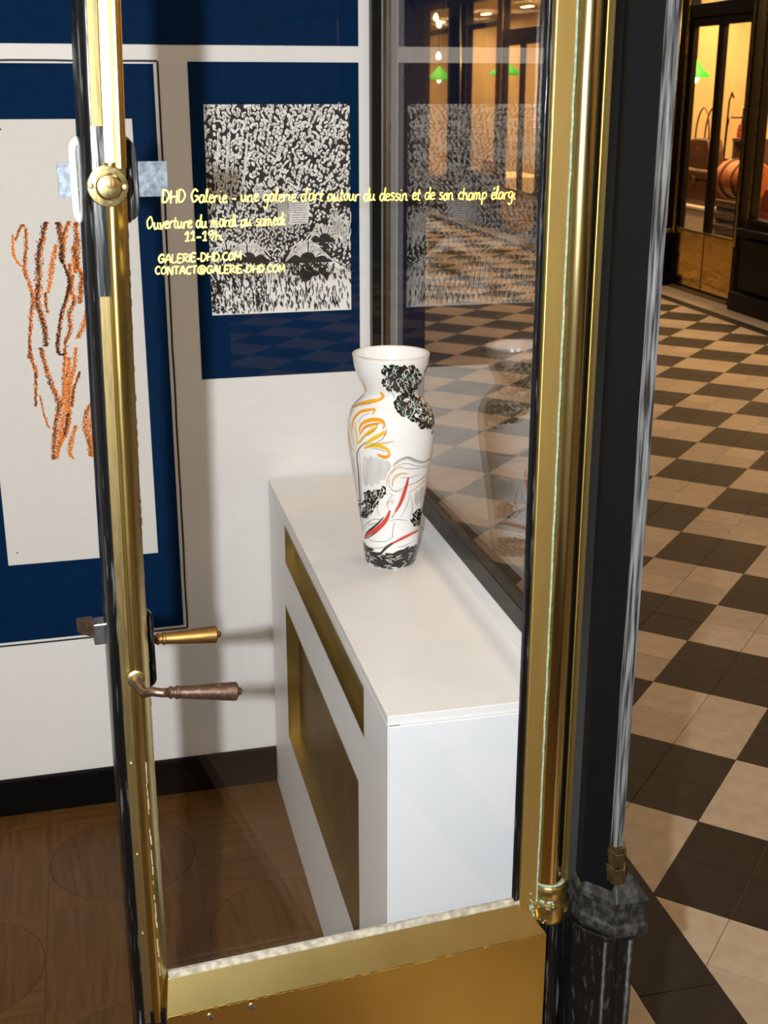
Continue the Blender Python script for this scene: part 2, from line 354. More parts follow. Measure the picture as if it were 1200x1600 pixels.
# ---- door post (chamfered, with worn metal arris and faceted base)
post = empty('trim_2', (.541, 1.150, 0)); struct(post, 'black painted chamfered door post with worn metal edge and faceted base', 'door post')
ch = (-.60, .80)
def post_poly(wc, wf, dep=.06, off=0):
    return [(0, -off), (wf, -off), (wf, dep), (ch[0]*wc, dep), (ch[0]*wc+0, ch[1]*wc)]
MB().prism([(0, 0), (.0045, .002), (.0045, .05), (-.0246, .05), (-.0246, .0328)], .66, 3.0).build('shaft', 'post_black', post)
MB().prism([(-.0035, .0030), (-.001, -.0035), (.0035, -.0045), (.0085, -.003), (.0105, .001), (.0105, .03), (-.0035, .03)], .765, 3.0, zs=[.765+k*.0745 for k in range(31)], shift=lambda z: random.uniform(-.0003, .0003)).build('metal_edge', 'metal_worn', post, auto=True)
# stepped foot of the metal edge
ft = MB()
for z0, z1, g in ((.774, .781, .0015), (.766, .774, .0032), (.754, .766, .0008), (.743, .754, .0040), (.732, .743, .0018)):
    ft.prism([(-.004-g*.4, .006), (-.001, -.006-g), (.0095+g*.5, -.006-g), (.0125+g, .002), (.0125+g, .03), (-.004-g*.4, .03)], z0, z1)
ft.build('edge_foot', 'brass_dark', post, bevel=.0012)
def base_ring(g, k=0.): # chamfer on the left, front face on the right
    return [(.003-g*.4, -.010-g+k), (.041+g-k, -.010-g+k), (.043+g-k, .05), (-.028-g+k, .05), (-.0245-g+k, .0265-g*.5)]
bz = [(.6600, -.002, 0), (.6620, .002, 0), (.6680, .0035, 0), (.6750, .0025, 0), (.6775, -.0005, 0), (.6990, -.0005, 0), (.7010, .0020, 0), (.7085, .0020, 0), (.7130, -.0005, 0), (.7240, -.004, .004), (.7360, -.007, .008), (.7470, -.009, .012)]
bm_ = MB(); n5 = 5; vs = []
for z, g, k in bz: vs += [(x, y, z) for x, y in base_ring(g, k)]
fs = [(k*n5+i, k*n5+(i+1) % n5, (k+1)*n5+(i+1) % n5, (k+1)*n5+i) for k in range(len(bz)-1) for i in range(n5)]
fs += [tuple(range(n5-1, -1, -1)), tuple(range((len(bz)-1)*n5, len(bz)*n5))]
bm_.add(vs, fs).build('base_block', 'base_worn', post, bevel=.0012)
MB().prism([(-.0075, -.006), (.002, -.009), (.012, -.0045), (.022, -.009), (.0305, -.006), (.0315, .05), (-.036, .05), (-.034, .028), (-.024, .012)], 0, .661).build('plinth', 'base_dark', post, bevel=.0015)
MB().tube([(-.006, -.006, .02), (-.006, -.006, .655)], .0028, 8).build('plinth_bead', 'base_worn', post, smooth=True)
MB().tube([(.0245, -.007, .02), (.0245, -.007, .655)], .004, 8).build('plinth_bead', 'base_worn', post, smooth=True)

# ================================================================== PASSAGE FLOOR
TH, TX, TY, TS = -.75348, 1.485126*1.6, 2.458142*1.6, .202331*1.6
e_j = np.array([math.cos(TH), math.sin(TH)])*TS; e_i = np.array([math.sin(TH), -math.cos(TH)])*TS; T0 = np.array([TX, TY])
XA, XB = 1.066, 4.505
fp = struct(bx('floor_passage', 'mortar', .5, 5.0, -14, 24, -.08, -.0035), 'chequered cream and black tile floor of the covered passage', 'floor')
def clip(poly, ax, val, keep_gt):
    out_ = []
    for i in range(len(poly)):
        a, b_ = poly[i], poly[(i+1) % len(poly)]; ia = (a[ax] > val) == keep_gt; ib = (b_[ax] > val) == keep_gt
        if ia: out_.append(a)
        if ia != ib:
            t = (val-a[ax])/(b_[ax]-a[ax]); out_.append(tuple(a[k]+t*(b_[k]-a[k]) for k in (0, 1)))
    return out_
def in_view(P):
    q = project(P)
    if not q: return 0
    x, y, d = q
    if (960 < x < 1215 and 440 < y < 1620 and x > 1055-.068*y-8) or (655 < x < 850 and 380 < y < 830): return 1/d**2*(1 if x > 900 else .8)*abs((P[2]-CAMZ)/d)
    return 0
h2 = np.array([e_i, e_j])/2; tiles = []
for i2 in range(-80, 100):
    for j2 in range(-80, 80):
        c = T0+h2[0]*(i2+.5)+h2[1]*(j2+.5)
        if not (XA-.15 < c[0] < XB+.15 and -13.5 < c[1] < 23): continue
        k = .5-.0055; g1, g2 = h2[0]*k*1.0, h2[1]*k*1.0
        poly = [tuple(c-g1-g2), tuple(c+g1-g2), tuple(c+g1+g2), tuple(c-g1+g2)]
        cl = clip(clip(poly, 0, XA, True), 0, XB, False)
        if len(cl) < 3: continue
        black = ((i2//2)+(j2//2)) % 2 != 0
        cut = len(cl) != 4 or any(abs(a[0]-b_[0])+abs(a[1]-b_[1]) > 1e-6 for a, b_ in zip(poly, cl))
        tiles.append((in_view((c[0], c[1], 0)), c, cl, black, cut))
tiles.sort(key=lambda t: -t[0])
g1, g2 = h2[0]*(.5-.0055), h2[1]*(.5-.0055)
def tile_mesh(poly, name, m):
    me = MB().prism(poly, -.01, 0).mesh(name); me.materials.append(MATS[m]); return me
base_poly = [tuple(-g1-g2), tuple(g1-g2), tuple(g1+g2), tuple(-g1+g2)]
TM = {True: tile_mesh(base_poly, 'floor_tile', 'tile_black'), False: tile_mesh(base_poly, 'floor_tile', 'tile_cream')}
rest = {True: MB(), False: MB()}
for n, (s_, c, poly, black, cut) in enumerate(tiles):
    if n < 290 and s_ > 0:
        me = tile_mesh([(x-c[0], y-c[1]) for x, y in poly], 'floor_tile', 'tile_black' if black else 'tile_cream') if cut else TM[black]
        o = bpy.data.objects.new('floor_tile', me); COL.objects.link(o); o.parent = fp; o.location = (c[0], c[1], random.uniform(-.0005, .0003))
    else: rest[black].prism(poly, -.01, 0)
tag(rest[True].build('distant_dark_tiles', 'tile_black', fp), kind='stuff'); tag(rest[False].build('distant_cream_tiles', 'tile_cream', fp), kind='stuff')
stone_far = {0: MB(), 1: MB()}
for (x0, x1, ln, bl) in ((.905, XA, .325, 1), (.52, .905, .52, 0), (XB, 4.61, .325, 1), (4.61, 4.89, .52, 0)):
    y = -13.5
    while y < 22.5:
        if 1.0 < y < 11.5:
            bx('border_stone', 'tile_black' if bl else 'tile_cream', x0+.001, x1-.001, y+.001, y+ln-.001, -.01, random.uniform(-.0004, .0002), fp)
        else: stone_far[bl].box(x0+.001, x1-.001, y+.001, y+ln-.001, -.01, 0)
        y += ln
tag(stone_far[1].build('distant_dark_border', 'tile_black', fp), kind='stuff'); tag(stone_far[0].build('distant_cream_border', 'tile_cream', fp), kind='stuff')

# ================================================================== THE OPEN DOOR
DA = math.radians(5.4); DO = (.0034, 1.1473)
dd = np.array([math.cos(DA), math.sin(DA), 0]); dn = np.array([-math.sin(DA), math.cos(DA), 0])
door = empty('door_1', (DO[0], DO[1], 0), DA); struct(door, 'open narrow glass shop door in worn brass and black frame with lever handle', 'door')
def dp(px, py, ly=0.):                                      # photo pixel -> door-local (lx, z) at depth ly
    p0 = np.array([DO[0], DO[1], 0])+ly*dn; P = on_plane(px, py, p0, dn); q = P-np.array([DO[0], DO[1], 0]); return float(q@dd), float(P[2])
bow = lambda z: .0128*(max(0, z-.80)/.87)**2*(1 if z < 1.8 else 1)
ZS = [.64+.03*k for k in range(0, 50)]
def bowc(z): return bow(min(z, 1.95))
# left stile: black rounded nose, dull plate, bright convex moulding falling back to the glass
nose = [(.0098, .0012), (.0008, .0008), (-.003, .0020), (-.0065, .0055), (-.0085, .0115), (-.009, .022), (-.009, .040), (.029, .040), (.029, .018), (.0098, .018)]
MB().prism(nose, .0, 2.2, zs=[.02]+ZS, shift=bowc).build('stile_core', 'black_worn', door, auto=True)
plate = [(.0001, .0006), (.0005, -.0012), (.0048, -.0009), (.0092, -.0004), (.0098, .0004), (.0098, .010), (.0001, .010)]
zpl = [z for z in ZS if z <= 1.42]+[1.425]
MB().prism(plate, 0, 0, zs=zpl, shift=bowc).build('stile_plate', 'brass_dull', door, auto=True)
plate_top = [z for z in ZS if z > 1.545]
MB().prism(plate, 0, 0, zs=plate_top, shift=bowc).build('stile_plate', 'brass_dull', door, auto=True)
mould = [(.0098, .010), (.0098, -.0006), (.0104, -.0022), (.0122, -.0038), (.0145, -.0045), (.0168, -.0041), (.019, -.0026), (.0205, -.0010), (.0295, .0105), (.0295, .014)]
MB().prism(mould, 0, 0, zs=[z for z in ZS if z < 1.545], shift=bowc).build('stile_moulding', 'brass', door, auto=True)
flat_m = [(.0098, .010), (.0098, -.0002), (.0102, -.0010), (.0125, -.0012), (.0155, -.0017), (.0185, -.0025), (.0215, -.0036), (.0245, -.0042), (.0270, -.0030), (.0288, .0000), (.0295, .006), (.0295, .014)]
MB().prism(flat_m, 0, 0, zs=[1.535]+[z for z in ZS if z > 1.535], shift=bowc).build('stile_moulding', 'brass_soft', door, auto=True)
# flaking paint edge and seams
sl = MB()
for z in np.arange(.66, 1.5, .0055):
    if random.random() < .5: continue
    x = .0293+bowc(z)+random.uniform(-.0006, .0003); l = random.uniform(.003, .008); sl.box(x, x+random.uniform(.0005, .0011), .0115, .0148, z, z+l)
sl.build('sealant_crust', 'rust_dark', door)
sl = MB()
for z in np.arange(.70, .95, .006):
    if random.random() < .3: continue
    x = .0187+bowc(z)+random.uniform(-.0005, .0005); sl.box(x, x+random.uniform(.0004, .0012), -.0034, -.0015, z, z+random.uniform(.004, .012))
sl.build('paint_flake', 'putty', door)
for z in (.852, .958, .755):
    MB().lathe([(.0018, 0), (.0018, .0008), (.0012, .0011)], n=12).build('screw', 'brass_dull', door, loc=(.0050+bowc(z), -.0016, z), rot=(PI/2, 0, 0))
# right stile: black glazing edge, flat brass, verdigris seam, brass half-round column with collar
bx('glazing_edge', 'black_worn', .4385, .4445, .0085, .0165, .676, 2.2, door, bevel=.001)
bx('stile_flat', 'brass_flat', .4445, .4655, .004, .024, .64, 2.2, door, bevel=.0008)
sm_ = MB().prism([(.4648, .0035), (.4668, .0035), (.4672, .008), (.4645, .008)], 0, 0, zs=[.66+k*.0154 for k in range(100)], shift=lambda z: random.uniform(-.0004, .0004)); sm_.build('verdigris_seam', 'verdigris', door)
colc = (.4838, .014)
MB().lathe([(.0172, .70), (.0172, 2.2)], c=(colc[0], colc[1], 0), n=48).build('column', 'brass_soft', door, smooth=False, auto=True)
MB().prism([(.4985, .006), (.5005, .0045), (.507, .0055), (.508, .010), (.508, .034), (.4985, .034)], .70, 2.2).build('column_fillet', 'brass_flat', door, bevel=.0006)
MB().prism([(.4992, .0025), (.5004, .0025), (.5004, .006), (.4992, .006)], .71, 2.2).build('lacquer_line', 'brass_dull', door)
MB().lathe([(.0172, .708), (.0205, .707), (.0228, .703), (.0230, .697), (.0214, .692), (.0212, .689), (.0240, .685), (.0250, .679), (.0250, .667), (.0240, .660), (.0205, .6555), (.010, .655)], c=(colc[0]+.003, colc[1], 0), n=40).build('collar', 'brass', door, smooth=False, auto=True)
MB().lathe([(.0178, .7095), (.0188, .7105), (.0200, .7085), (.0178, .7060)], c=(colc[0]+.001, colc[1], 0), n=40).build('collar_crust', 'verdigris', door, auto=True)
cr = MB()
for k in range(60):
    a = random.uniform(2.9, 4.6); r = .0246; z = random.uniform(.6585, .684) if random.random() < .6 else random.uniform(.687, .691)
    cr.lathe([(.0002, -.0016), (.0014, -.0008), (.0016, 0), (.0011, .001), (.0002, .0013)], c=(colc[0]+.003+(r-.0011)*math.cos(a), colc[1]+(r-.0011)*math.sin(a), z), n=6)
for k in range(30):
    t = random.random(); cr.lathe([(.0002, -.0012), (.0015, 0), (.0002, .0012)], c=(.4655-.008*t+random.uniform(-.002, .002), .0035, .655+.045*t*t+random.uniform(-.003, .006)), n=6)
cr.build('collar_verdigris', 'verdigris', door, smooth=True)
def screw(x, y, z, r, m='steel', ang=.6):
    o = MB().lathe([(r, 0), (r, .0008), (r*.7, .0013)], n=16).build('screw', m, door, loc=(x, y, z), rot=(PI/2, 0, 0))
    s = MB().box(-r*.9, r*.9, -.00035, .00035, .001, .0016).build('slot', 'rust_dark', o); s.rotation_euler = (0, 0, ang); return o
screw(.4915, -.0009, .722, .0030, 'steel'); screw(.4975, -.0085, .676, .0036, 'brass')
MB().prism([(.4735, -.004), (.476, -.006), (.4785, -.003), (.481, .000), (.500, .001), (.502, .004), (.502, .038), (.4735, .038)], .02, .659).build('stile_foot', 'black_worn', door, bevel=.001)
bx('hinge_core', 'black_paint', .466, .502, .016, .040, .659, 2.2, door)
# bottom rail: putty, bevelled brass, kick plate with screws
MB().prism_x([(.0125, .690), (.0105, .6915), (.0065, .6865), (.0065, .680), (.016, .680), (.016, .690)], .0295, .4445).build('putty_bead', 'putty', door)
bm2 = MB(); n = 60
bm2.add([(.0285, .0068, .686), (.4480, .0068, .686), (.4735, -.0108, .6495), (.0225, -.0108, .6495), (.0285, .02, .686), (.4480, .02, .686), (.4735, .02, .6495), (.0225, .02, .6495)],
        [(0, 1, 2, 3), (4, 7, 6, 5), (0, 4, 5, 1), (1, 5, 6, 2), (2, 6, 7, 3), (3, 7, 4, 0)])
bm2.build('rail_bevel', 'brass_rail', door, bevel=.0008)
bx('kick_plate', 'brass_kick', .0225, .4738, -.0112, .02, .06, .6490, door, bevel=.0008)
bx('rail_core', 'black_paint', .0, .474, .0216, .040, .03, .668, door)
MB().prism([(-.008, .004), (.0225, -.006), (.0225, .03), (-.009, .03)], .02, .655).build('stile_foot', 'black_worn', door, bevel=.001)
for (a, b_) in ((328, 1589), (393, 1573)):
    x, z = dp(a, b_, -.0115); screw(x, -.0112, z, .0042, 'steel', random.uniform(.3, 1.3))
bx('top_rail', 'brass', .0, .502, .0, .04, 2.13, 2.2, door)
dk = MB()
for k in range(50):
    x = .0225+.45*random.random()**1.6; dk.box(x, x+random.uniform(.002, .010), -.0115, -.0105, .6484, .6484+random.uniform(.0006, .0016))
dk.build('worn_edge', 'brass_bright', door)
pane = bx('pane', 'glass', .0295, .4445, .0165, .0215, .676, 2.15, door)
# ---- lock cylinder
kx, kz = dp(168, 291, -.004)
lk = MB().lathe([(.0176, 0), (.0176, .0022), (.0168, .003), (.0118, .0034)], n=48).build('lock_escutcheon', 'brass_bright', door, loc=(kx, -.0035, kz), rot=(PI/2, 0, 0), auto=True)
MB().lathe([(.0118, 0), (.0116, .0042), (.0108, .0052), (.0095, .0056)], n=40).build('lock_cylinder', 'brass_bright', lk, auto=True, loc=(.001, -.0004, 0))
MB().lathe([(.0046, 0), (.0046, .0062), (.0038, .0066)], n=24).build('key_plug', 'antique_brass', lk, auto=True, loc=(.0022, .0030, 0))
MB().box(-.0006, .0006, -.0032, .0032, .0062, .0068).build('keyhole', 'black_line', lk, loc=(.0022, .0030, 0))
for s in (-1, 1): MB().lathe([(.0026, 0), (.0026, .0042), (.0020, .0046)], n=16).build('escutcheon_screw', 'brass_dull', lk, loc=(s*.0145, -.0008*s, 0), auto=True)
# ---- rim lock plate behind, and zinc strip across the lock
def rounded(x0, x1, z0, z1, r, n=6):
    P = []
    for cx, cz, a0 in ((x1-r, z0+r, -PI/2), (x1-r, z1-r, 0), (x0+r, z1-r, PI/2), (x0+r, z0+r, PI)):
        P += [(cx+r*math.cos(a0+PI/2*k/n), cz+r*math.sin(a0+PI/2*k/n)) for k in range(n+1)]
    return P
ly = .047
a0 = dp(111, 300, ly)[0]; a1 = dp(213, 300, ly)[0]; zt = dp(120, 210, ly)[1]; zbm = dp(120, 352, ly)[1]
rp = MB().prism_y(rounded(a0, a1, zbm, zt, .013), .0425, .048).build('rim_lock_plate', 'plate_rim', door, bevel=.0008)
MB().prism_y(rounded(a0+.0055, a1+.001, zbm+.003, zt-.004, .010), .040, .0424).build('rim_lock_face', 'black_worn', door, bevel=.0005)
zs_ = MB().prism_y(rounded(dp(90, 277, .05)[0], dp(261, 277, .05)[0], dp(230, 307, .05)[1], dp(230, 252, .05)[1], .0006, 2), .0485, .0515).build('zinc_strip', 'zinc_tape', door)
# ---- lever handles (outside and inside), latch
def lever(side, rx, rz, pts, grip, m, name):
    root_y = 0. if side < 0 else .041
    h = MB().tube(pts, [.0052, .0056, .0050, .0046, .0044, .0046], 16).build(name, 'copper_brown' if side < 0 else 'antique_brass', door, smooth=True)
    (g0, g1) = grip; P0, P1 = Vector(g0), Vector(g1); ax = P1-P0
    prof = [(0, .0046), (.02, .0062), (.05, .0062), (.06, .0052), (.10, .0052), (.11, .0066), (.15, .0066), (.16, .0060), (.95, .0093), (.985, .0093), (1.0, .0084), (1.005, .0042), (1.045, .0040), (1.075, .0024), (1.08, .0005)]
    MB().tube([tuple(P0+ax*t) for t, r in prof], [r for t, r in prof], 24).build('grip', m, h, auto=True)
    MB().lathe([(.0088, 0), (.0088, .0018), (.0068, .0030), (.0062, .0048)], n=28).build('rose', 'brass_dull', h, auto=True, loc=(rx, -.003 if side < 0 else root_y, rz), rot=(PI/2 if side < 0 else -PI/2, 0, 0))
    return h
rx, rz = dp(213, 1062, -.006)
g0 = dp(263, 1082, -.036); g1 = dp(370, 1080, -.036)
lever(-1, rx, rz, [(rx, -.002, rz), (rx, -.014, rz-.001), (rx+.004, -.026, rz-.006), (rx+.011, -.034, g0[1]+.0025), (rx+.020, -.0362, g0[1]+.0006), (g0[0], -.036, g0[1])],
      ((g0[0], -.036, g0[1]), (g1[0], -.036, g1[1])), 'copper_brown', 'lever_handle')
LI = .092
g0 = dp(243, 999, LI); g1 = dp(338, 991, LI)
lever(1, rx+.004, g0[1], [(rx+.004, .043, g0[1]), (rx+.004, .06, g0[1]), (rx+.006, .078, g0[1]), (rx+.012, .088, g0[1]), (rx+.022, LI, g0[1]), (g0[0], LI, g0[1])],
      ((g0[0], LI, g0[1]), (g1[0], LI, g1[1])), 'antique_brass', 'lever_handle')
pl = MB().prism_y(rounded(-.0035, .0415, 1.018, 1.104, .010), .0402, .050).build('lock_case', 'black_worn', door, bevel=.001)
L0 = dp(145, 960, .07); L1 = dp(146, 1004, .06); Lx = dp(121, 982, .065)[0]
bx('latch_housing', 'steel', L1[0]+.0005, .02, .052, .072, L1[1], L0[1]-.004, door, bevel=.0012)
lb = dp(121, 968, .065)[1]; lc = dp(121, 997, .06)[1]
MB().add([(Lx, .070, lc+.004), (L1[0]+.001, .054, lc), (L1[0]+.001, .070, lc), (Lx, .070, lb), (L1[0]+.001, .054, lb), (L1[0]+.001, .070, lb), (Lx, .064, lc+.004), (Lx, .064, lb)],
         [(0, 6, 1, 2), (3, 5, 4, 7), (6, 7, 4, 1), (0, 2, 5, 3), (0, 3, 7, 6), (1, 4, 5, 2)]).build('latch_bolt', 'copper_brown', door, bevel=.0006)
# ---- yellow handwriting on the pane
GL = {
 'a': (.95, [[(.75, .95), (.3, 1), (.05, .5), (.25, .03), (.6, .2), (.76, .95), (.74, .3), (.95, .05)]]),
 'c': (.8, [[(.75, .85), (.4, 1), (.08, .5), (.35, .02), (.8, .15)]]),
 'd': (.95, [[(.72, .9), (.3, 1), (.05, .5), (.3, .02), (.65, .3), (.85, 1.8), (.78, .3), (.98, .05)]]),
 'e': (.8, [[(.08, .5), (.6, .65), (.6, .95), (.3, .98), (.08, .5), (.3, .03), (.8, .2)]]),
 'g': (.9, [[(.72, .92), (.3, 1), (.06, .55), (.3, .1), (.66, .4), (.74, .95), (.68, -.5), (.35, -.85), (.1, -.6)]]),
 'h': (.95, [[(.1, 1.75), (.08, 0)], [(.1, .6), (.4, 1), (.66, .7), (.68, .1), (.92, .05)]]),
 'i': (.5, [[(.15, .95), (.14, .15), (.45, .05)], [(.22, 1.45), (.26, 1.52)]]),
 'l': (.5, [[(.12, .4), (.35, 1.6), (.18, 1.7), (.14, .2), (.45, .05)]]),
 'm': (1.4, [[(.08, .95), (.08, 0)], [(.08, .6), (.35, 1), (.52, .7), (.52, 0)], [(.52, .6), (.8, 1), (1, .7), (1, .12), (1.3, .05)]]),
 'n': (1.0, [[(.08, .95), (.08, 0)], [(.08, .6), (.4, 1), (.64, .7), (.64, .12), (.95, .05)]]),
 'o': (.85, [[(.4, 1), (.08, .6), (.3, .02), (.68, .4), (.45, 1), (.85, .85)]]),
 'p': (.95, [[(.15, .95), (.08, -.8)], [(.12, .6), (.5, 1), (.78, .55), (.45, .02), (.12, .3)]]),
 'r': (.75, [[(.08, .9), (.1, 0)], [(.1, .5), (.35, .95), (.72, .9)]]),
 's': (.75, [[(.68, .9), (.3, 1), (.15, .72), (.6, .4), (.5, .05), (.05, .1)]]),
 't': (.65, [[(.3, 1.5), (.2, .2), (.6, .05)], [(.0, .98), (.6, 1.02)]]),
 'u': (1.0, [[(.08, .95), (.1, .2), (.35, .02), (.66, .4)], [(.68, .95), (.68, .2), (.98, .05)]]),
 'v': (.8, [[(.05, .95), (.3, .02), (.7, .95), (.85, .85)]]),
 "'": (.3, [[(.15, 1.8), (.08, 1.45)]]), '-': (.75, [[(.1, .5), (.65, .53)]]), '.': (.4, [[(.12, .02), (.2, .06)]]), ' ': (.65, []),
 'D': (1.2, [[(.15, 1.7), (.1, 0)], [(.0, 1.65), (.6, 1.6), (1.02, .9), (.6, .08), (.05, .03)]]),
 'H': (1.2, [[(.12, 1.7), (.08, 0)], [(1.0, 1.7), (.94, 0)], [(.08, .85), (.98, .9)]]),
 'G': (1.25, [[(1.05, 1.4), (.6, 1.72), (.1, .9), (.45, .03), (1.0, .4), (1.02, .8), (.6, .8)]]),
 'O': (1.2, [[(.6, 1.7), (.1, 1), (.35, .03), (1.0, .6), (.75, 1.6), (.5, 1.65)]]),
 'A': (1.2, [[(.02, 0), (.6, 1.7), (1.05, 0)], [(.22, .6), (.9, .6)]]),
 'L': (1.0, [[(.14, 1.7), (.1, .05), (.9, .05)]]),
 'E': (1.0, [[(.9, 1.65), (.15, 1.65), (.1, .05), (.85, .05)], [(.12, .88), (.7, .9)]]),
 'R': (1.1, [[(.15, 1.7), (.1, 0)], [(.1, 1.65), (.75, 1.6), (.75, 1.0), (.15, .85), (.95, .02)]]),
 'I': (.4, [[(.18, 1.7), (.14, 0)]]),
 'C': (1.1, [[(.95, 1.45), (.55, 1.7), (.1, .9), (.45, .03), (.95, .25)]]),
 'M': (1.4, [[(.05, 0), (.18, 1.7), (.62, .5), (1.1, 1.7), (1.18, 0)]]),
 'N': (1.2, [[(.08, 0), (.12, 1.7), (.9, .05), (.98, 1.7)]]),
 'T': (1.1, [[(.0, 1.65), (1.0, 1.7)], [(.52, 1.68), (.48, 0)]]),
 '@': (1.7, [[(1.05, 1.1), (.7, 1.2), (.55, .7), (.8, .4), (1.1, .8), (1.12, 1.15), (1.15, .5), (1.45, .6), (1.4, 1.4), (.8, 1.8), (.15, 1.2), (.2, .3), (.8, -.05), (1.4, .15)]]),
 '1': (.7, [[(.05, 1.2), (.42, 1.7), (.36, 0)], [(.1, .02), (.62, .04)]]),
 '9': (.95, [[(.75, 1.3), (.4, 1.7), (.1, 1.2), (.4, .85), (.76, 1.4), (.7, .5), (.45, .0)]]),
}
GL['é'] = (GL['e'][0], GL['e'][1]+[[(.3, 1.4), (.55, 1.75)]])
def write(text, p0, p1, cap_px, name):
    lyg = .0160; A = np.array(dp(*p0, lyg)); B = np.array(dp(*p1, lyg)); tot = sum(GL[c][0] for c in text)
    zt = dp(p0[0], p0[1]-cap_px, lyg)[1]; yh = (zt-A[1])/1.7; xs = (B[0]-A[0])/tot
    mb = MB(); x = 0.; U = (B-A)/tot
    for c in text:
        wd, st = GL[c]; jz = random.uniform(-.08, .08)*yh
        for s in st:
            pts = [(A[0]+U[0]*(x+px)+.14*py*yh*.6, A[1]+U[1]*(x+px)+py*yh+jz) for px, py in s]
            ribbon2d(mb, smooth_line(pts, .0007), .0012*random.uniform(.85, 1.2), lyg, taper=False)
        x += wd
    return mb.build(name, 'yellow_pen', pane, recalc=False)
write("DHD Galerie - une galerie d'art autour du dessin et de son champ élargi", (253, 317), (806, 311), 20, 'handwriting')
write("Ouverture du mardi au samedi", (229, 358), (446, 352), 19, 'handwriting')
write("11-19h", (288, 376), (348, 375), 14, 'handwriting')
write("GALERIE-DHD.COM", (247, 411), (378, 406), 13, 'handwriting')
write("CONTACT@GALERIE-DHD.COM", (242, 429), (446, 425), 12, 'handwriting')

# ================================================================== RADIATOR COVER
rc = empty('radiator_cover', (.366, 1.536, 0)); tag(rc, 'white radiator cover with brass grilles under the shop window', 'radiator cover')
CL, CD, CZ = 1.162, .255, .768                       # length in y, depth in x, height
def cb(name, m, *a, parent=rc, bevel=0): return bx(name, m, *a, parent, bevel)
cb('top_board', 'console_top', 0, CD, 0, CL, .753, CZ, bevel=.0012)
S1 = (.156, .928, .653, .737); S2 = (.200, .945, .235, .550); T = .018
pn = MB()
pn.box(0, T, 0, CL, S1[3], .7525).box(0, T, 0, S1[0], S1[2], S1[3]).box(0, T, S1[1], CL, S1[2], S1[3]).box(0, T, 0, CL, S2[3], S1[2])
pn.box(0, T, 0, S2[0], S2[2], S2[3]).box(0, T, S2[1], CL, S2[2], S2[3]).box(0, T, 0, CL, 0, S2[2])
pn.build('side_panel', 'console_white', rc)
cb('end_panel', 'console_white', .0012, CD, -.004, .014, 0, .7525, bevel=.001)
for (y0, y1, z0, z1), dep in ((S1, .024), (S2, .026)):
    t = .0025; x0 = -.0008
    fr_ = cb('grille_frame', 'brass_lacquer', x0, dep, y1-t, y1, z0, z1)
    cb('grille_frame', 'brass_lacquer', x0, dep, y0, y0+t, z0, z1)
    cb('grille_frame', 'brass_lacquer', x0, dep, y0+t, y1-t, z0, z0+t)
    cb('grille_frame', 'brass_lacquer', x0, dep, y0+t, y1-t, z1-t, z1)
    gr = cb('grille_mesh', 'brass_mesh', dep, dep+.002, y0, y1, z0, z1)
    if z1-z0 < .2:                                           # upper grille: row of fine fins
        fn = MB()
        for k in range(120):
            y = y0+.006+k*(y1-y0-.012)/119; fn.box(dep-.005, dep+.001, y-.0012, y+.0012, z0+.003, z1-.003)
        tag(fn.build('grille_fins', 'brass_lacquer', gr), kind='stuff')
    else:
        fn = MB()
        for k in range(90):
            z = z0+.004+k*(z1-z0-.008)/89; fn.box(dep-.0012, dep+.001, y0+.003, y1-.003, z-.0007, z+.0007)
        tag(fn.build('grille_wires', 'brass_lacquer', gr), kind='stuff')

# ================================================================== VASE
VC = (.5125, 2.13); VZ = .768
vp = [(0, .0), (.040, .0), (.0446, .003), (.0455, .008), (.0480, .0165), (.0536, .0716), (.0628, .1334), (.0731, .1942), (.0778, .2302), (.0790, .252), (.0779, .272), (.0740, .288), (.0665, .3005), (.0575, .3085), (.0500, .3135), (.0474, .319), (.0478, .326), (.0520, .336), (.0570, .347), (.0622, .359), (.0660, .3735), (.0680, .3885), (.0683, .3905)]
vz = np.array([z for r, z in vp]); vr = np.array([r for r, z in vp])
# smooth profile
zz = [vz[0]]+list(np.linspace(.0, .3905, 70)); prof = [(float(np.interp(z, vz[1:], vr[1:])), float(z)) for z in np.linspace(0, .3905, 90)]
pr_ = np.array(prof); k3 = np.convolve(np.pad(pr_[:, 0], 2, mode='edge'), [.1, .2, .4, .2, .1], 'valid'); k3[:3] = pr_[:3, 0]; k3[-3:] = pr_[-3:, 0]
prof = [(float(r), z) for r, (_, z) in zip(k3, prof)]
PZ = np.array([z for r, z in prof]); PR = np.array([r for r, z in prof])
vase = empty('vase', (VC[0], VC[1], VZ)); tag(vase, 'tall white ceramic vase painted with yellow flower, dark foliage and red fish', 'vase')
inner = [(max(.01, r-.005), z) for r, z in prof if z > .01][::-1]
body = MB().lathe([(.001, 0)]+prof+[(.0665, .3922), (.0645, .3915)]+inner+[(.001, .011)], n=72, close=False).build('body', 'ceramic', vase, smooth=True)
MB().lathe([(.0680, .3895), (.0686, .3905), (.0676, .3926), (.0655, .3928), (.0645, .3916)], n=72, close=False).build('rim_line', 'ceramic_rim', vase, smooth=True)
def vsurf(th, z, off=0.):
    r = float(np.interp(z, PZ, PR)); dz = .002; dr = (float(np.interp(z+dz, PZ, PR))-float(np.interp(z-dz, PZ, PR)))/(2*dz)
    n = Vector((math.cos(th), math.sin(th), -dr)).normalized()
    return Vector((r*math.cos(th), r*math.sin(th), z))+n*off, n
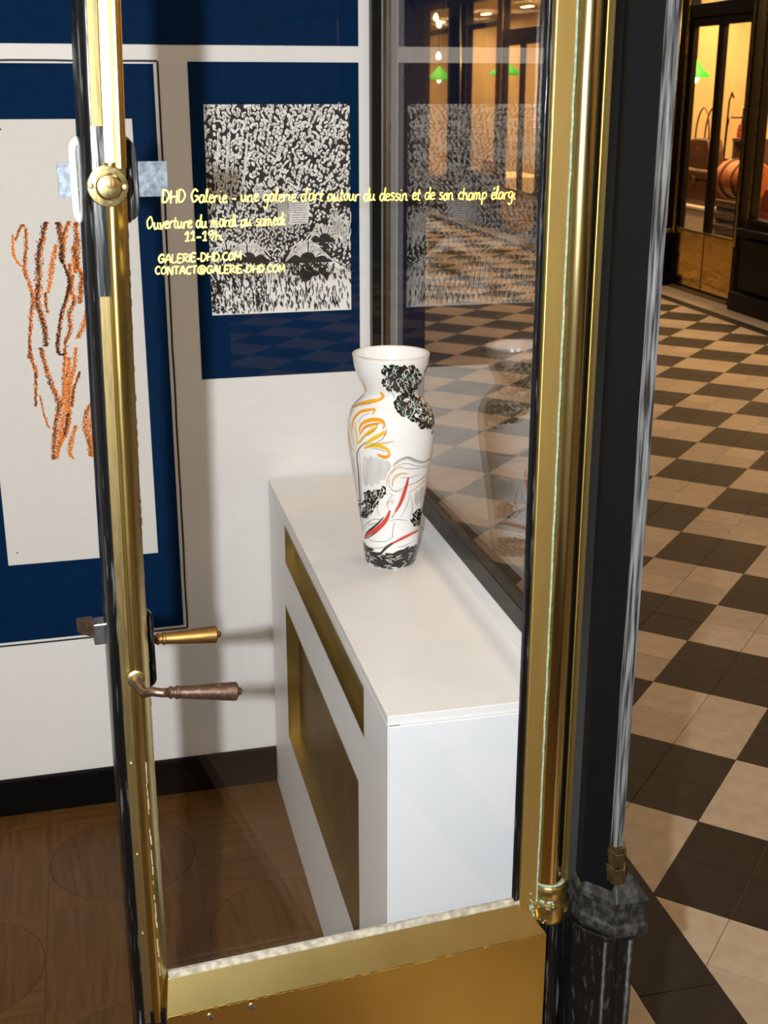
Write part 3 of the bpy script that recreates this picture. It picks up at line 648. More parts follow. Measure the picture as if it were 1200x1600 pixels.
def vhit(cx, cy):                                            # vase-crop pixel (4x, origin 520,520) -> (theta, z)
    d = ray(520+cx/4, 520+cy/4); o = CAMP-np.array([VC[0], VC[1], VZ]); pv = None
    def F(t):
        z = o[2]+d[2]*t
        if z < -.004 or z > .394: return None
        return math.hypot(o[0]+d[0]*t, o[1]+d[1]*t)-float(np.interp(z, PZ, PR))
    t = 1.9
    while t < 2.35:
        f_ = F(t)
        if f_ is not None and f_ < 0:
            a, b_ = t-.006, t
            for _ in range(9):
                c = (a+b_)/2; fc = F(c)
                if fc is None or fc > 0: a = c
                else: b_ = c
            return math.atan2(o[1]+d[1]*b_, o[0]+d[0]*b_), o[2]+d[2]*b_
        t += .006
    return None
def vribbon(mb, pts, w, off, px=True, taper=True):
    Q = smooth_line(pts, 5. if px else .004); H = []
    for q in Q:
        h = vhit(*q) if px else tuple(q)
        if h: H.append(vsurf(h[0], min(.389, max(.001, h[1])), off))
    n = len(H)
    if n < 2: return
    vs = []
    for i in range(n):
        p, nn = H[i]; t = H[min(i+1, n-1)][0]-H[max(i-1, 0)][0]
        if t.length < 1e-7: t = Vector((0, 0, 1))
        s = nn.cross(t).normalized(); ww = w/2*((.2+.8*math.sin(PI*(i+.4)/(n-.2))**.7) if taper else 1)
        vs += [p+s*ww, p-s*ww]
    mb.add(vs, [(2*i, 2*i+1, 2*i+3, 2*i+2) for i in range(n-1)])
PXM = .000273                                                # metres per crop pixel at the vase
layers = {}; FISH = []
def vs_(m, w, pts, off=.0004): vribbon(layers.setdefault((m, off), MB()), pts, w*PXM, off)
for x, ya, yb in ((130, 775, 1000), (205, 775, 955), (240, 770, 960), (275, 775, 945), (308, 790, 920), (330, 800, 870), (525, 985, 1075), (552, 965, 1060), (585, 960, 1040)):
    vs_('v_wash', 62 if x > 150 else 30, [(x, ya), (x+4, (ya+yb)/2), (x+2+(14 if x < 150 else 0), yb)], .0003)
for m, wd, pts in [
 ('v_orange', 22, [(120, 468), (160, 447), (220, 432), (280, 422), (322, 400)]), ('v_yellow', 8, [(180, 440), (240, 428), (300, 415)]), ('v_orange', 14, [(298, 368), (312, 388), (322, 402)]),
 ('v_orange', 18, [(122, 610), (130, 545), (170, 497), (230, 482), (262, 482), (246, 515)]), ('v_orange', 20, [(165, 622), (180, 572), (230, 547), (290, 545), (322, 572), (312, 602)]),
 ('v_orange', 14, [(168, 640), (200, 592), (260, 572), (302, 566)]), ('v_yellow', 12, [(152, 700), (190, 652), (230, 612), (258, 590)]), ('v_yellow', 13, [(200, 640), (228, 632), (262, 602), (276, 575)]),
 ('v_yellow', 18, [(202, 700), (240, 670), (290, 642), (326, 620), (320, 646)]), ('v_tan', 12, [(230, 690), (290, 692), (340, 686), (382, 678)]),
 ('v_yellow', 20, [(195, 722), (240, 706), (290, 706), (342, 732), (357, 762)]), ('v_orange', 17, [(357, 750), (345, 772), (315, 775), (278, 758)]),
 ('v_yellow', 11, [(100, 640), (110, 700), (132, 737)]), ('v_yellow', 9, [(104, 741), (140, 743)]), ('v_yellow', 10, [(112, 560), (120, 640), (136, 702)]), ('v_yellow', 9, [(140, 560), (150, 640), (158, 700)]),
 ('v_yellow', 13, [(190, 308), (203, 348), (206, 372)]), ('v_brown', 14, [(212, 680), (168, 720), (152, 770), (160, 850), (166, 950), (172, 1050), (176, 1150), (186, 1250)]),
 ('v_grey', 22, [(375, 832), (420, 797), (470, 782), (520, 802), (570, 808), (615, 782)]), ('v_tan', 11, [(335, 958), (347, 902), (392, 852), (442, 832)]), ('v_tan', 16, [(372, 962), (380, 912), (420, 882), (472, 880)]),
 ('v_tan', 10, [(470, 1000), (530, 962), (592, 900)]), ('v_tan', 9, [(520, 940), (570, 900), (600, 850)]),
 ('v_red', 26, [(472, 902), (458, 960), (424, 1060), (388, 1122)]), ('v_grey', 14, [(396, 1110), (368, 1158)]),
 ('v_red', 32, [(358, 1108), (332, 1170), (282, 1222), (232, 1252), (200, 1282)]), ('v_dark', 14, [(198, 1284), (215, 1247), (272, 1200), (320, 1150)]), ('v_dark', 9, [(205, 1288), (250, 1262), (300, 1225)]),
 ('v_red', 22, [(537, 1232), (482, 1260), (422, 1290), (372, 1316)]), ('v_dark', 20, [(402, 1300), (372, 1316), (332, 1344), (292, 1390)]), ('v_tan', 8, [(330, 1092), (345, 1062), (375, 1050), (365, 1080)])]:
    if m == 'v_red': FISH.append((pts, wd))
    else: vs_(m, wd*1.35 if m in ('v_orange', 'v_yellow') else wd, pts, .0005)
for pts in [[(375, 826), (420, 790), (470, 776), (520, 797), (570, 802), (615, 775)], [(350, 882), (400, 832), (460, 816), (530, 832), (600, 826)], [(350, 982), (400, 986), (450, 962), (520, 932), (592, 882)],
            [(322, 975), (292, 1010), (272, 1070), (242, 1130), (202, 1180)], [(332, 1010), (372, 1010), (342, 1060), (356, 1120)], [(242, 1180), (202, 1200), (190, 1250)], [(205, 1280), (260, 1302), (330, 1302), (382, 1270)],
            [(210, 1320), (260, 1370), (330, 1392), (400, 1412), (470, 1392), (525, 1315)], [(300, 1392), (380, 1412), (450, 1397)], [(370, 1290), (376, 1230), (386, 1180)], [(482, 1000), (462, 1080), (422, 1150)], [(490, 1020), (496, 1100), (480, 1165)],
            [(210, 1190), (260, 1165), (330, 1170)], [(200, 1230), (230, 1200), (290, 1185)], [(360, 900), (352, 950), (385, 990), (440, 985)], [(410, 840), (470, 850), (540, 845), (598, 838)], [(420, 900), (480, 905), (540, 880)],
            [(300, 1020), (280, 1090), (290, 1140)], [(345, 1180), (400, 1165), (470, 1175)], [(220, 1340), (280, 1345), (340, 1335)], [(400, 1340), (450, 1330), (500, 1300)], [(395, 1380), (440, 1370), (490, 1340)],
            [(160, 560), (190, 520), (240, 500)], [(185, 600), (235, 570), (290, 570)], [(170, 690), (210, 640), (270, 600), (280, 570)], [(215, 715), (270, 690), (320, 650), (335, 600), (310, 530)], [(240, 720), (300, 730), (330, 750)], [(110, 520), (118, 500), (135, 470)],
            [(120, 470), (180, 452), (250, 442)], [(345, 370), (375, 380), (385, 410)], [(100, 600), (110, 680)], [(166, 740), (174, 850), (180, 1000), (190, 1200)]]:
    vs_('v_line', 3.4, pts, .0007)
def inside(x, y, poly):
    c = False; n = len(poly)
    for i in range(n):
        (xa, ya), (xb, yb) = poly[i], poly[(i+1) % n]
        if (ya > y) != (yb > y) and x < (xb-xa)*(y-ya)/(yb-ya)+xa: c = not c
    return c
def foliage(poly, nb, nw, ng, size):
    xs = [p[0] for p in poly]; ys = [p[1] for p in poly]
    def pick():
        while True:
            x, y = random.uniform(min(xs), max(xs)), random.uniform(min(ys), max(ys))
            if inside(x, y, poly): return x, y
    for cnt, m, wd, ln, off in ((nb, 'v_black', size*.55, size*1.25, .00055), (ng, 'v_green', size*.22, size*.8, .00075), (nw, 'v_white', size*.10, size*.85, .00085)):
        for _ in range(cnt):
            x, y = pick(); a = random.uniform(0, 2*PI) if m != 'v_white' else random.uniform(.6, 2.4); L_ = ln*random.uniform(.6, 1.1); b_ = random.uniform(-.35, .35)*L_
            dx, dy = math.cos(a)*L_/2, math.sin(a)*L_/2
            vs_(m, wd*random.uniform(.7, 1.2), [(x-dx, y-dy), (x-b_*math.sin(a), y+b_*math.cos(a)), (x+dx, y+dy)], off)
foliage([(322, 212), (420, 212), (500, 216), (545, 235), (542, 290), (522, 350), (505, 378), (440, 380), (385, 360), (332, 345), (318, 280)], 150, 70, 22, 40)
foliage([(400, 412), (440, 395), (520, 392), (575, 425), (615, 485), (625, 560), (618, 600), (595, 590), (565, 595), (535, 572), (490, 540), (435, 502), (400, 468)], 150, 70, 22, 38)
foliage([(205, 1000), (250, 995), (290, 970), (318, 972), (320, 1005), (280, 1052), (240, 1115), (205, 1160), (192, 1160), (192, 1050)], 110, 40, 0, 30)
foliage([(497, 1175), (505, 1135), (548, 1105), (548, 1150), (540, 1200), (497, 1198)], 50, 16, 0, 28)
foliage([(152, 1010), (162, 1015), (176, 1165), (168, 1150), (156, 1060)], 14, 6, 0, 18)
# dark painted foot all the way round and a little foliage on the side turned to the window
for _ in range(420):
    th = random.uniform(0, 2*PI); z = random.uniform(.004, .028+.012*abs(math.sin(th*1.5))); a = random.uniform(-.8, .8); ln = .010
    vribbon(layers.setdefault(('v_black', .00055), MB()), [(th-ln/.047*math.cos(a), max(.002, z-ln*math.sin(a)*.6)), (th, z), (th+ln/.047*math.cos(a), max(.002, z+ln*math.sin(a)*.6))], .006, .00055, px=False)
for _ in range(110):
    th = random.uniform(0, 2*PI); z = random.uniform(.004, .030); a = random.uniform(-1, 1); ln = .006
    vribbon(layers.setdefault(('v_white', .00085), MB()), [(th-ln/.047*math.cos(a), max(.003, z-ln*math.sin(a))), (th+.02, z+.001), (th+ln/.047*math.cos(a), max(.003, z+ln*math.sin(a)))], .0009, .00085, px=False)
for (ta, tb, za, zb, nb) in ((-.95, .6, .285, .30, 26), (-.7, .9, .255, .285, 34), (-.6, .3, .335, .375, 40), (.1, .9, .05, .10, 30)):
    for _ in range(nb):
        th, z, a = random.uniform(ta, tb), random.uniform(za, zb), random.uniform(0, PI); ln = .006
        for m, wd, off in (('v_black', .005, .00055), ('v_white', .0009, .00085)):
            vribbon(layers.setdefault((m, off), MB()), [(th-ln/.065*math.cos(a), z-ln*math.sin(a)), (th+.01, z), (th+ln/.065*math.cos(a), z+ln*math.sin(a))], wd, off, px=False)
nm = dict(v_wash='grey_wash', v_orange='orange_petals', v_yellow='yellow_petals', v_brown='painted_stem', v_grey='grey_wave', v_tan='tan_strokes', v_red='red_fish', v_dark='dark_strokes', v_line='ink_lines', v_black='dark_foliage', v_green='green_leaves', v_white='white_strokes')  # the white strokes are part of the vase's painted decoration
for (m, off), mb in layers.items(): tag(mb.build(nm[m], m, body, recalc=False), kind='stuff')
for pts, wd in FISH:
    mb = MB(); vribbon(mb, pts, wd*PXM, .0006); mb.build('red_fish', 'v_red', body, recalc=False)

# ================================================================== PICTURES ON THE WALL
def wall_empty(name, u, z): return empty(name, (WALL[0]+u*wx, WALL[1]+u*wy, z), WA)
# garden print, black ink on white paper
ul, ur_, zt_, zb_ = wp(324.5, 330)[0], wp(547, 320)[0], wp(430, 163)[1], wp(440, 488)[1]
W_, H_ = ur_-ul, zt_-zb_
gpn = wall_empty('garden_print', ul, zb_); tag(gpn, 'black and white ink print of a dense garden pinned on blue', 'print')
bx('sheet', 'paper_white', 0, W_, -.0030, -.0022, 0, H_, gpn)
U = W_/223.                                                  # one photo pixel
def gl(px, py): return (px-324.5)*U, (488-py)*H_/325
blk, wht, bk2 = MB(), MB(), MB()
Y1, Y2, Y3 = -.0032, -.0034, -.0036
top = [(0, H_), (W_, H_)]; low = [gl(324.5+223*k/40, 420+random.uniform(-9, 9)+(12 if 22 < k else 0)+(-8 if 14 < k < 20 else 0)) for k in range(41)][::-1]
poly = top+low; cxp = (W_/2, H_*.7)
vsb = [(cxp[0], Y1, cxp[1])]+[(x, Y1, z) for x, z in poly]; blk.add(vsb, [(0, i+1, (i+1) % len(poly)+1) for i in range(len(poly))])
def leaf(mb, x, z, a, l, w_, y, n=8):
    ca, sa = math.cos(a), math.sin(a); P = []
    for k in range(n):
        t = 2*PI*k/n; p, q = l*math.cos(t)*random.uniform(.8, 1.1), w_*math.sin(t)*random.uniform(.75, 1.15)
        X, Z = x+p*ca-q*sa, z+p*sa+q*ca; P.append((min(W_, max(0, X)), y, min(H_, max(0, Z))))
    mb.add(P, [tuple(range(n))])
def stroke(mb, pts, w_, y): ribbon2d(mb, [np.array([min(W_, max(0, p[0])), min(H_, max(0, p[1]))]) for p in smooth_line(pts, .003)], w_, y)
py = 164.
while py < 424:
    t = (py-164)/260; px = 325.
    while px < 547:
        sz = 4.6-2.0*min(1, t*1.2)+(.4 if px < 400 and t < .5 else 0); keep = .90-.32*t-(.2 if (t > .45 and px > 470) else 0)
        if random.random() < keep:
            X, Z = gl(px+random.uniform(-2, 2), py+random.uniform(-2, 2)); a = random.gauss(1.45, .7)
            leaf(wht, X, Z, a, sz*U*random.uniform(.7, 1.25), sz*U*random.uniform(.38, .72), Y2)
            if random.random() < .55: leaf(bk2, X+random.uniform(-1, 1)*U, Z-sz*.25*U, a+random.uniform(-.5, .5), sz*U*.55, sz*U*.16, Y3, 6)
        px += sz*1.52
    py += 5.6-2.2*min(1, t*1.2)
for k in range(9):
    x0 = random.uniform(328, 400); y0 = random.uniform(190, 240); stroke(wht, [gl(x0, y0), gl(x0-4, y0+40), gl(x0-10, y0+80)], 1.6*U, Y3-.0001)
# hut, planter
def quad(mb, pts, y): mb.add([(x, y, z) for x, z in pts], [(0, 1, 2, 3)])
quad(wht, [gl(450, 312), gl(482, 312), gl(480, 346), gl(450, 346)], Y3); Y4 = Y3-.0002
for k in range(9): stroke(bk2, [gl(451, 314+k*3.7), gl(466, 313.6+k*3.7), gl(480, 314.4+k*3.7)], .9*U, Y4)
quad(wht, [gl(431, 305), gl(449, 300), gl(449, 350), gl(432, 350)], Y3)
for k in range(7): stroke(bk2, [gl(432+k*2.6, 304), gl(432+k*2.6, 350)], 1.3*U, Y4)
quad(wht, [gl(396, 287), gl(409, 280), gl(409, 305), gl(396, 305)], Y3)
for k in range(5): stroke(bk2, [gl(397+k*2.6, 285), gl(397+k*2.6, 305)], 1.1*U, Y4)
quad(wht, [gl(508, 396), gl(547, 418), gl(547, 440), gl(514, 424)], Y3)
stroke(bk2, [gl(508, 398), gl(530, 412), gl(547, 420)], 1.3*U, Y4); stroke(bk2, [gl(537, 415), gl(537, 436)], 1.0*U, Y4); stroke(bk2, [gl(516, 412), gl(530, 424), gl(547, 424)], .8*U, Y4)
for (tx, ty, R, n) in ((384, 402, 36, 15), (478, 405, 38, 19), (506, 374, 30, 12), (352, 394, 26, 9)):
    P = [gl(tx+R*1.05*math.cos(a), ty-R*.62*math.sin(a)-(2 if math.sin(a) > 0 else 0)) for a in np.linspace(-.15, PI+.15, 22)]
    bk2.add([(x, Y4, z) for x, z in P], [tuple(range(len(P)))])
    for k in range(n):
        a = PI*(.02+.96*k/(n-1))+random.uniform(-.08, .08)
        L_ = R*random.uniform(.85, 1.1); ca, sa = math.cos(a), math.sin(a)
        stroke(wht, [gl(tx+ca*R*.30, ty-5-sa*R*.22), gl(tx+ca*L_*.62, ty-8-sa*L_*.62), gl(tx+ca*L_*1.02, ty-4-sa*L_*.34+6*abs(ca))], 2.5*U, Y4-.0001)
for k in range(46):
    x0 = random.uniform(520, 546); y0 = random.uniform(345, 392); stroke(wht, [gl(x0, y0), gl(x0+random.uniform(-4, 4), y0-14), gl(x0+random.uniform(-6, 6), y0-26)], 1.5*U, Y4-.0002)
for k in range(760):
    x0 = 325+222*random.random(); y0 = random.uniform(415, 487)
    dens = .95-.7*max(0, (x0-400)/150)*(1 if 432 < y0 < 470 else .35)
    if random.random() > dens: continue
    l = random.uniform(5, 12); lean = random.uniform(-3, 3); stroke(bk2, [gl(x0, y0), gl(x0+lean*.3, y0-l*.6), gl(x0+lean, y0-l)], random.uniform(1.0, 2.3)*U, Y4-.0003)
for k in range(180):
    x0 = 325+random.random()**2*90; y0 = random.uniform(420, 486); leaf(bk2, *gl(x0, y0), random.uniform(0, PI), 3*U, 1.3*U, Y4-.0003, 6)
for o in (tag(blk.build('ink_ground', 'ink', gpn, recalc=False)), wht.build('paper_cuts', 'paper_white', gpn, recalc=False), bk2.build('ink_lines', 'ink', gpn, recalc=False)): pass
for q in ((328, 164), (531, 161)):
    x, z = gl(*q); MB().lathe([(.0008, -.001), (.0022, .0), (.0026, .0018), (.0018, .0032), (.0004, .0036)], n=12).build('pin', 'chrome', gpn, smooth=True, loc=(x, -.0034, z), rot=(PI/2, 0, 0))
# tall sheet with orange and charcoal branches
sl_, sr, szb, szt = wp(13.5, 884)[0], wp(226, 520)[0], wp(130, 873)[1], wp(104, 186)[1]
bd = wall_empty('branch_drawing', sl_, szb); tag(bd, 'tall pale sheet with orange crayon and charcoal branch drawing on blue', 'drawing')
bx('sheet', 'paper_warm', 0, sr-sl_, -.0032, -.0020, 0, szt-szb, bd)
def A(x, y): return x/4., 160+y/4.
def B(x, y): return x/3.2, 540+y/3.2
SA = [([A(*p) for p in s], w_*1.25, d) for s, w_, d in [
 ([(100, 860), (135, 770), (160, 790), (165, 900), (155, 990), (160, 1070), (185, 1140), (205, 1220), (195, 1320), (190, 1430), (185, 1530), (180, 1600)], 5.0, .35),
 ([(288, 748), (265, 850), (245, 960), (245, 1080), (240, 1180), (235, 1250), (260, 1330), (285, 1430), (290, 1520)], 8, .75), ([(240, 870), (220, 940)], 5, .5), ([(225, 1050), (215, 1110)], 4, .5),
 ([(350, 890), (325, 1020), (315, 1100), (300, 1185)], 6, .15), ([(365, 750), (385, 850), (390, 990)], 8, .8), ([(390, 990), (420, 1060), (435, 1130), (415, 1230), (390, 1310), (375, 1400), (362, 1500), (370, 1570), (400, 1575)], 5, .8),
 ([(432, 745), (410, 800), (395, 880), (392, 960)], 6, .45), ([(472, 750), (480, 850), (480, 950), (490, 1040), (515, 1080), (510, 1150), (498, 1250)], 8, .5), ([(460, 900), (465, 980), (470, 1060)], 6, .2),
 ([(455, 1080), (445, 1170), (465, 1240), (435, 1320), (440, 1420), (410, 1500), (405, 1570)], 6, .45), ([(435, 1010), (440, 1100), (430, 1180), (410, 1240)], 6, .3), ([(285, 1190), (290, 1280), (300, 1310)], 4, .4), ([(548, 1290), (520, 1400), (485, 1470)], 7, .2), ([(80, 830), (85, 950), (130, 1020)], 3, .05), ([(240, 1540), (265, 1590)], 6, .6), ([(425, 1060), (440, 1160)], 7, .8)]]
SB = [([B(*p) for p in s], w_*1.2, d) for s, w_, d in [
 ([(150, 0), (160, 70), (180, 130), (180, 220), (180, 300)], 4.5, .45), ([(200, 250), (220, 340), (245, 410)], 2.6, .3), ([(205, 10), (225, 90), (260, 200), (295, 290), (280, 400), (270, 500), (268, 565)], 7, .55),
 ([(330, 30), (325, 60), (320, 150), (315, 270), (290, 330)], 5, .15), ([(380, 10), (372, 100), (350, 200), (345, 340), (330, 430), (300, 500), (285, 560)], 6, .15), ([(345, 60), (340, 160), (335, 260), (310, 400), (290, 520)], 8, .1),
 ([(400, 130), (375, 200), (360, 300)], 4.5, .6), ([(345, 340), (335, 400), (325, 450)], 6, .7), ([(380, 400), (360, 460), (350, 530), (365, 562)], 6, .2), ([(460, 280), (430, 340), (425, 410), (445, 470), (455, 545), (478, 545)], 7, .35), ([(470, 300), (455, 400), (460, 480), (470, 540)], 11, .06), ([(300, 30), (318, 40)], 4, .8)]]
cr_o, cr_r, cr_c = MB(), MB(), MB()
def speck(mb, u, z, s, y):
    a = random.uniform(0, PI); n = 5; P = []
    for k in range(n):
        t = 2*PI*k/n+a; r = s*random.uniform(.5, 1.2); P.append((u+r*math.cos(t), y, z+r*1.3*math.sin(t)))
    mb.add(P, [tuple(range(n))])
MPX = .00137
for pts, w_, dark in SA+SB:
    Q = smooth_line(pts, .9)
    for i, q in enumerate(Q):
        fade = .55+.45*math.sin(PI*min(1, (i+1)/(len(Q)+1)))
        w_ = w_
        for k in range(int(2+w_*.6)):
            g = random.gauss(0, w_*.30)*fade; u, z = wp(q[0]+g, q[1]+random.uniform(-.8, .8)); u -= sl_; z -= szb
            if abs(g) < w_*.75 and 0 < u < sr-sl_:
                rr = random.random()
                if rr < .80-.35*dark: speck(cr_o, u, z, random.uniform(.5, 1.35)*MPX, -.0033-random.random()*.0001)
                elif rr < .80+.16*dark: speck(cr_r, u-.0004, z, random.uniform(.5, 1.3)*MPX, -.0035)
        if random.random() < .12+.85*dark:
            for k in range(1+int(3*dark)):
                u, z = wp(q[0]-w_*.22+random.gauss(0, w_*(.10+.10*dark)), q[1]+random.uniform(-1, 1)); speck(cr_c, u-sl_, z-szb, random.uniform(.4, 1.05)*MPX*(.6+.7*dark), -.0037)
for mb, n_, m_ in ((cr_o, 'orange_crayon', 'crayon_orange'), (cr_r, 'rust_crayon', 'crayon_rust'), (cr_c, 'charcoal_marks', 'charcoal')): mb.build(n_, m_, bd, recalc=False)
for q in ((27, 863), (1, 202)):
    u, z = wp(*q); MB().lathe([(.0006, 0), (.0018, .0006), (.0014, .0016), (.0003, .002)], n=10).build('pin', 'rust_dark', bd, smooth=True, loc=(max(.006, u-sl_), -.0032, z-szb), rot=(PI/2, 0, 0))

# ================================================================== ACROSS THE PASSAGE
XF = 4.887
def fp_(px, py, X): P = on_plane(px, py, (X, 0, 0), (1, 0, 0)); return P[1], P[2]
struct(bx('wall_passage', 'dark_wood', XF, XF+.12, -14, 22.5, 2.62, 5.2), 'dark wooden fascia above the shop fronts across the passage', 'wall')
struct(bx('wall_shops', 'gold_wall', 6.7, 6.8, -14, 22.5, 0, 2.75), 'warm golden rear wall inside the shops across the passage', 'wall')
struct(bx('ceiling_shops', 'gold_wall', XF+.02, 6.8, -14, 22.5, 2.72, 2.8), 'golden ceiling inside the shops across the passage', 'ceiling')
struct(bx('floor_shops', 'slat_brown', XF-.0, 6.8, -14, 22.5, -.06, -.002), 'brown floor inside the shops across the passage', 'floor')
struct(bx('bounce_slab', 'ceiling_white', -.2+.8, XF+.1, -14, 24, 5.2, 5.3), 'unseen pale slab added above the passage to bounce lamp light', 'ceiling')  # out-of-view slab, added so the passage lamps bounce back down
struct(bx('wall_end', 'gold_wall', .6, 6.8, 23.0, 23.1, 0, 5.2), 'warm wall closing the far end of the passage', 'wall')
struct(bx('wall_upper', 'dark_wood', .60, .66, -14, 23, 3.4, 5.2), 'dark upper shop front wall above the gallery window', 'wall')
struct(bx('wall_neighbour', 'oxblood_wood', .62, .70, 2.95, 23, 0, 3.4), 'dark oxblood shop front next to the gallery', 'wall')
struct(bx('wall_behind', 'black_paint', .60, .66, -14, -1.72, 0, 3.4), 'dark shop front behind the viewer', 'wall')
wn = [1]; tn = [2]; dnn = [1]
def far_window(y0, y1, sill, lab, top_=2.30, block=True):
    wn[0] += 1; r = empty('window_%d' % wn[0], (XF, (y0+y1)/2, 0)); struct(r, lab, 'window'); h = (y1-y0)/2
    f_ = MB().box(-.02, .05, -h, -h+.05, sill, 2.62).box(-.02, .05, h-.05, h, sill, 2.62).box(-.02, .05, -h+.05, h-.05, top_, top_+.06).box(-.03, .06, -h, h, sill-.04, sill)
    f_.build('frame', 'dark_wood', r, bevel=.004)
    MB().box(-.026, -.018, -h+.012, -h+.032, sill, 2.6).box(-.026, -.018, h-.032, h-.012, sill, 2.6).build('brass_strip', 'brass', r, bevel=.002)
    bx('pane', 'shop_glass', .012, .018, -h+.05, h-.05, sill, top_, r); bx('transom_pane', 'shop_glass', .012, .018, -h+.05, h-.05, top_+.06, 2.62, r)
    bx('dado', 'dark_wood', -.03, .08, -h, h, 0, sill-.04, r)
    if block:
        bx('dado_cap', 'dark_wood', -.10, -.03, -h, h, sill-.12, sill-.07, r, bevel=.006); bx('plinth', 'dark_wood', -.12, -.03, -h-.01, h+.01, 0, .14, r, bevel=.008)
        for k in (-.5, .5): bx('dado_panel', 'dark_wood', -.085, -.03, k*h-h*.42, k*h+h*.42, .16, sill-.14, r, bevel=.01)
    return r
def far_door(y0, y1, lab):
    dnn[0] += 1; r = empty('door_%d' % dnn[0], (XF, (y0+y1)/2, 0)); struct(r, lab, 'door'); h = (y1-y0)/2
    MB().box(-.02, .06, -h-.07, -h, 0, 2.62).box(-.02, .06, h, h+.07, 0, 2.62).box(-.02, .06, -h, h, 2.14, 2.24).build('frame', 'dark_wood', r, bevel=.004)
    MB().box(-.03, -.02, h+.012, h+.040, .45, 2.6).box(-.03, -.02, -h-.05, -h-.022, .45, 2.6).build('brass_strip', 'brass', r, bevel=.003)
    bx('transom_pane', 'shop_glass', .012, .018, -h, h, 2.24, 2.62, r)
    bx('threshold', 'brass_dull', -.04, .05, -h, h, 0, .025, r)
    for s in (-1, 1):
        lf = MB(); ya, yb = (-h+.003, -.003) if s < 0 else (.003, h-.003)
        lf.box(-.005, .04, ya, ya+.04, .48, 2.14).box(-.005, .04, yb-.04, yb, .48, 2.14).box(-.005, .04, ya+.04, yb-.04, 2.07, 2.14).box(0, .04, ya, yb, .03, .48)
        l_ = lf.build('leaf', 'dark_wood', r, bevel=.003)
        bx('kick_panel', 'brass_far', -.010, 0, ya+.006, yb-.006, .045, .485, l_, bevel=.002); bx('pane', 'shop_glass', .014, .02, ya+.04, yb-.04, .48, 2.07, l_)
        bx('rail', 'brass_dull', -.016, .0, ya, yb, .485, .505, l_)
    hp = bx('lock_plate', 'chrome', -.016, -.006, -h+.004, -h+.034, 1.30, 1.47, r, bevel=.003)
    MB().tube([(-.02, -h+.02, 1.40), (-.06, -h+.02, 1.40), (-.065, -h+.05, 1.40), (-.065, -h+.10, 1.40)], .008, 10).build('handle', 'brass', r, smooth=True)
    return r
def pilaster(y0, y1, lab):
    tn[0] += 1; r = empty('trim_%d' % tn[0], (XF, (y0+y1)/2, 0)); struct(r, lab, 'pilaster'); h = (y1-y0)/2
    bx('shaft', 'dark_wood', -.05, .08, -h+.03, h-.03, .48, 2.62, r, bevel=.01); bx('pedestal', 'dark_wood', -.10, .08, -h, h, 0, .44, r, bevel=.012); bx('pedestal_cap', 'brass_dull', -.11, .08, -h-.01, h+.01, .44, .48, r, bevel=.01); bx('pedestal_foot', 'dark_wood', -.13, .08, -h-.01, h+.01, 0, .09, r, bevel=.01)
    MB().tube([(-.055, -h+.04, .5), (-.055, -h+.04, 2.6)], .012, 10).build('brass_rod', 'brass', r, smooth=True)
    for k in range(3): bx('flute', 'dark_wood', -.062, -.05, -h*.4+k*h*.4-.012, -h*.4+k*h*.4+.012, .6, 2.5, r, bevel=.004)
far_window(7.1, 8.80, .68, 'lit shop window at the right edge showing an orange bag')
far_door(8.98, 9.98, 'dark framed double door with brass kick panels across the passage')
pilaster(10.06, 10.40, 'dark pilaster left of the brass kick panel door across the passage')
far_window(10.45, 11.75, .62, 'lit shop window just left of the far dark pilaster')
pilaster(11.8, 12.15, 'dark pilaster between two lit windows, hidden behind the door post')
far_window(12.2, 13.35, .62, 'lit shop window seen beside the door column through glass')
far_door(13.52, 14.74, 'distant double door with brass panels seen through the shop window')
far_window(14.95, 16.2, .62, 'distant bright golden window seen through the shop window')
pilaster(16.3, 16.95, 'wide dark pilaster seen through the shop window')
far_window(17.0, 18.25, .45, 'farthest narrow lit window seen beside the oxblood pilaster', block=False)
pilaster(18.3, 18.8, 'farthest dark pilaster across the passage')
far_window(18.9, 20.4, .62, 'lit shop window near the end of the passage')
y = 6.6
k = 0
ords = ['first', 'second', 'third', 'fourth', 'fifth', 'sixth', 'seventh', 'eighth', 'ninth']
while y > -12:
    pilaster(y, y+.45, 'dark pilaster across the passage out of view, %s towards the viewer' % ords[k]); far_window(y-1.9, y-.05, .62, 'lit shop window across the passage out of view, %s towards the viewer' % ords[k]); y -= 2.4; k += 1
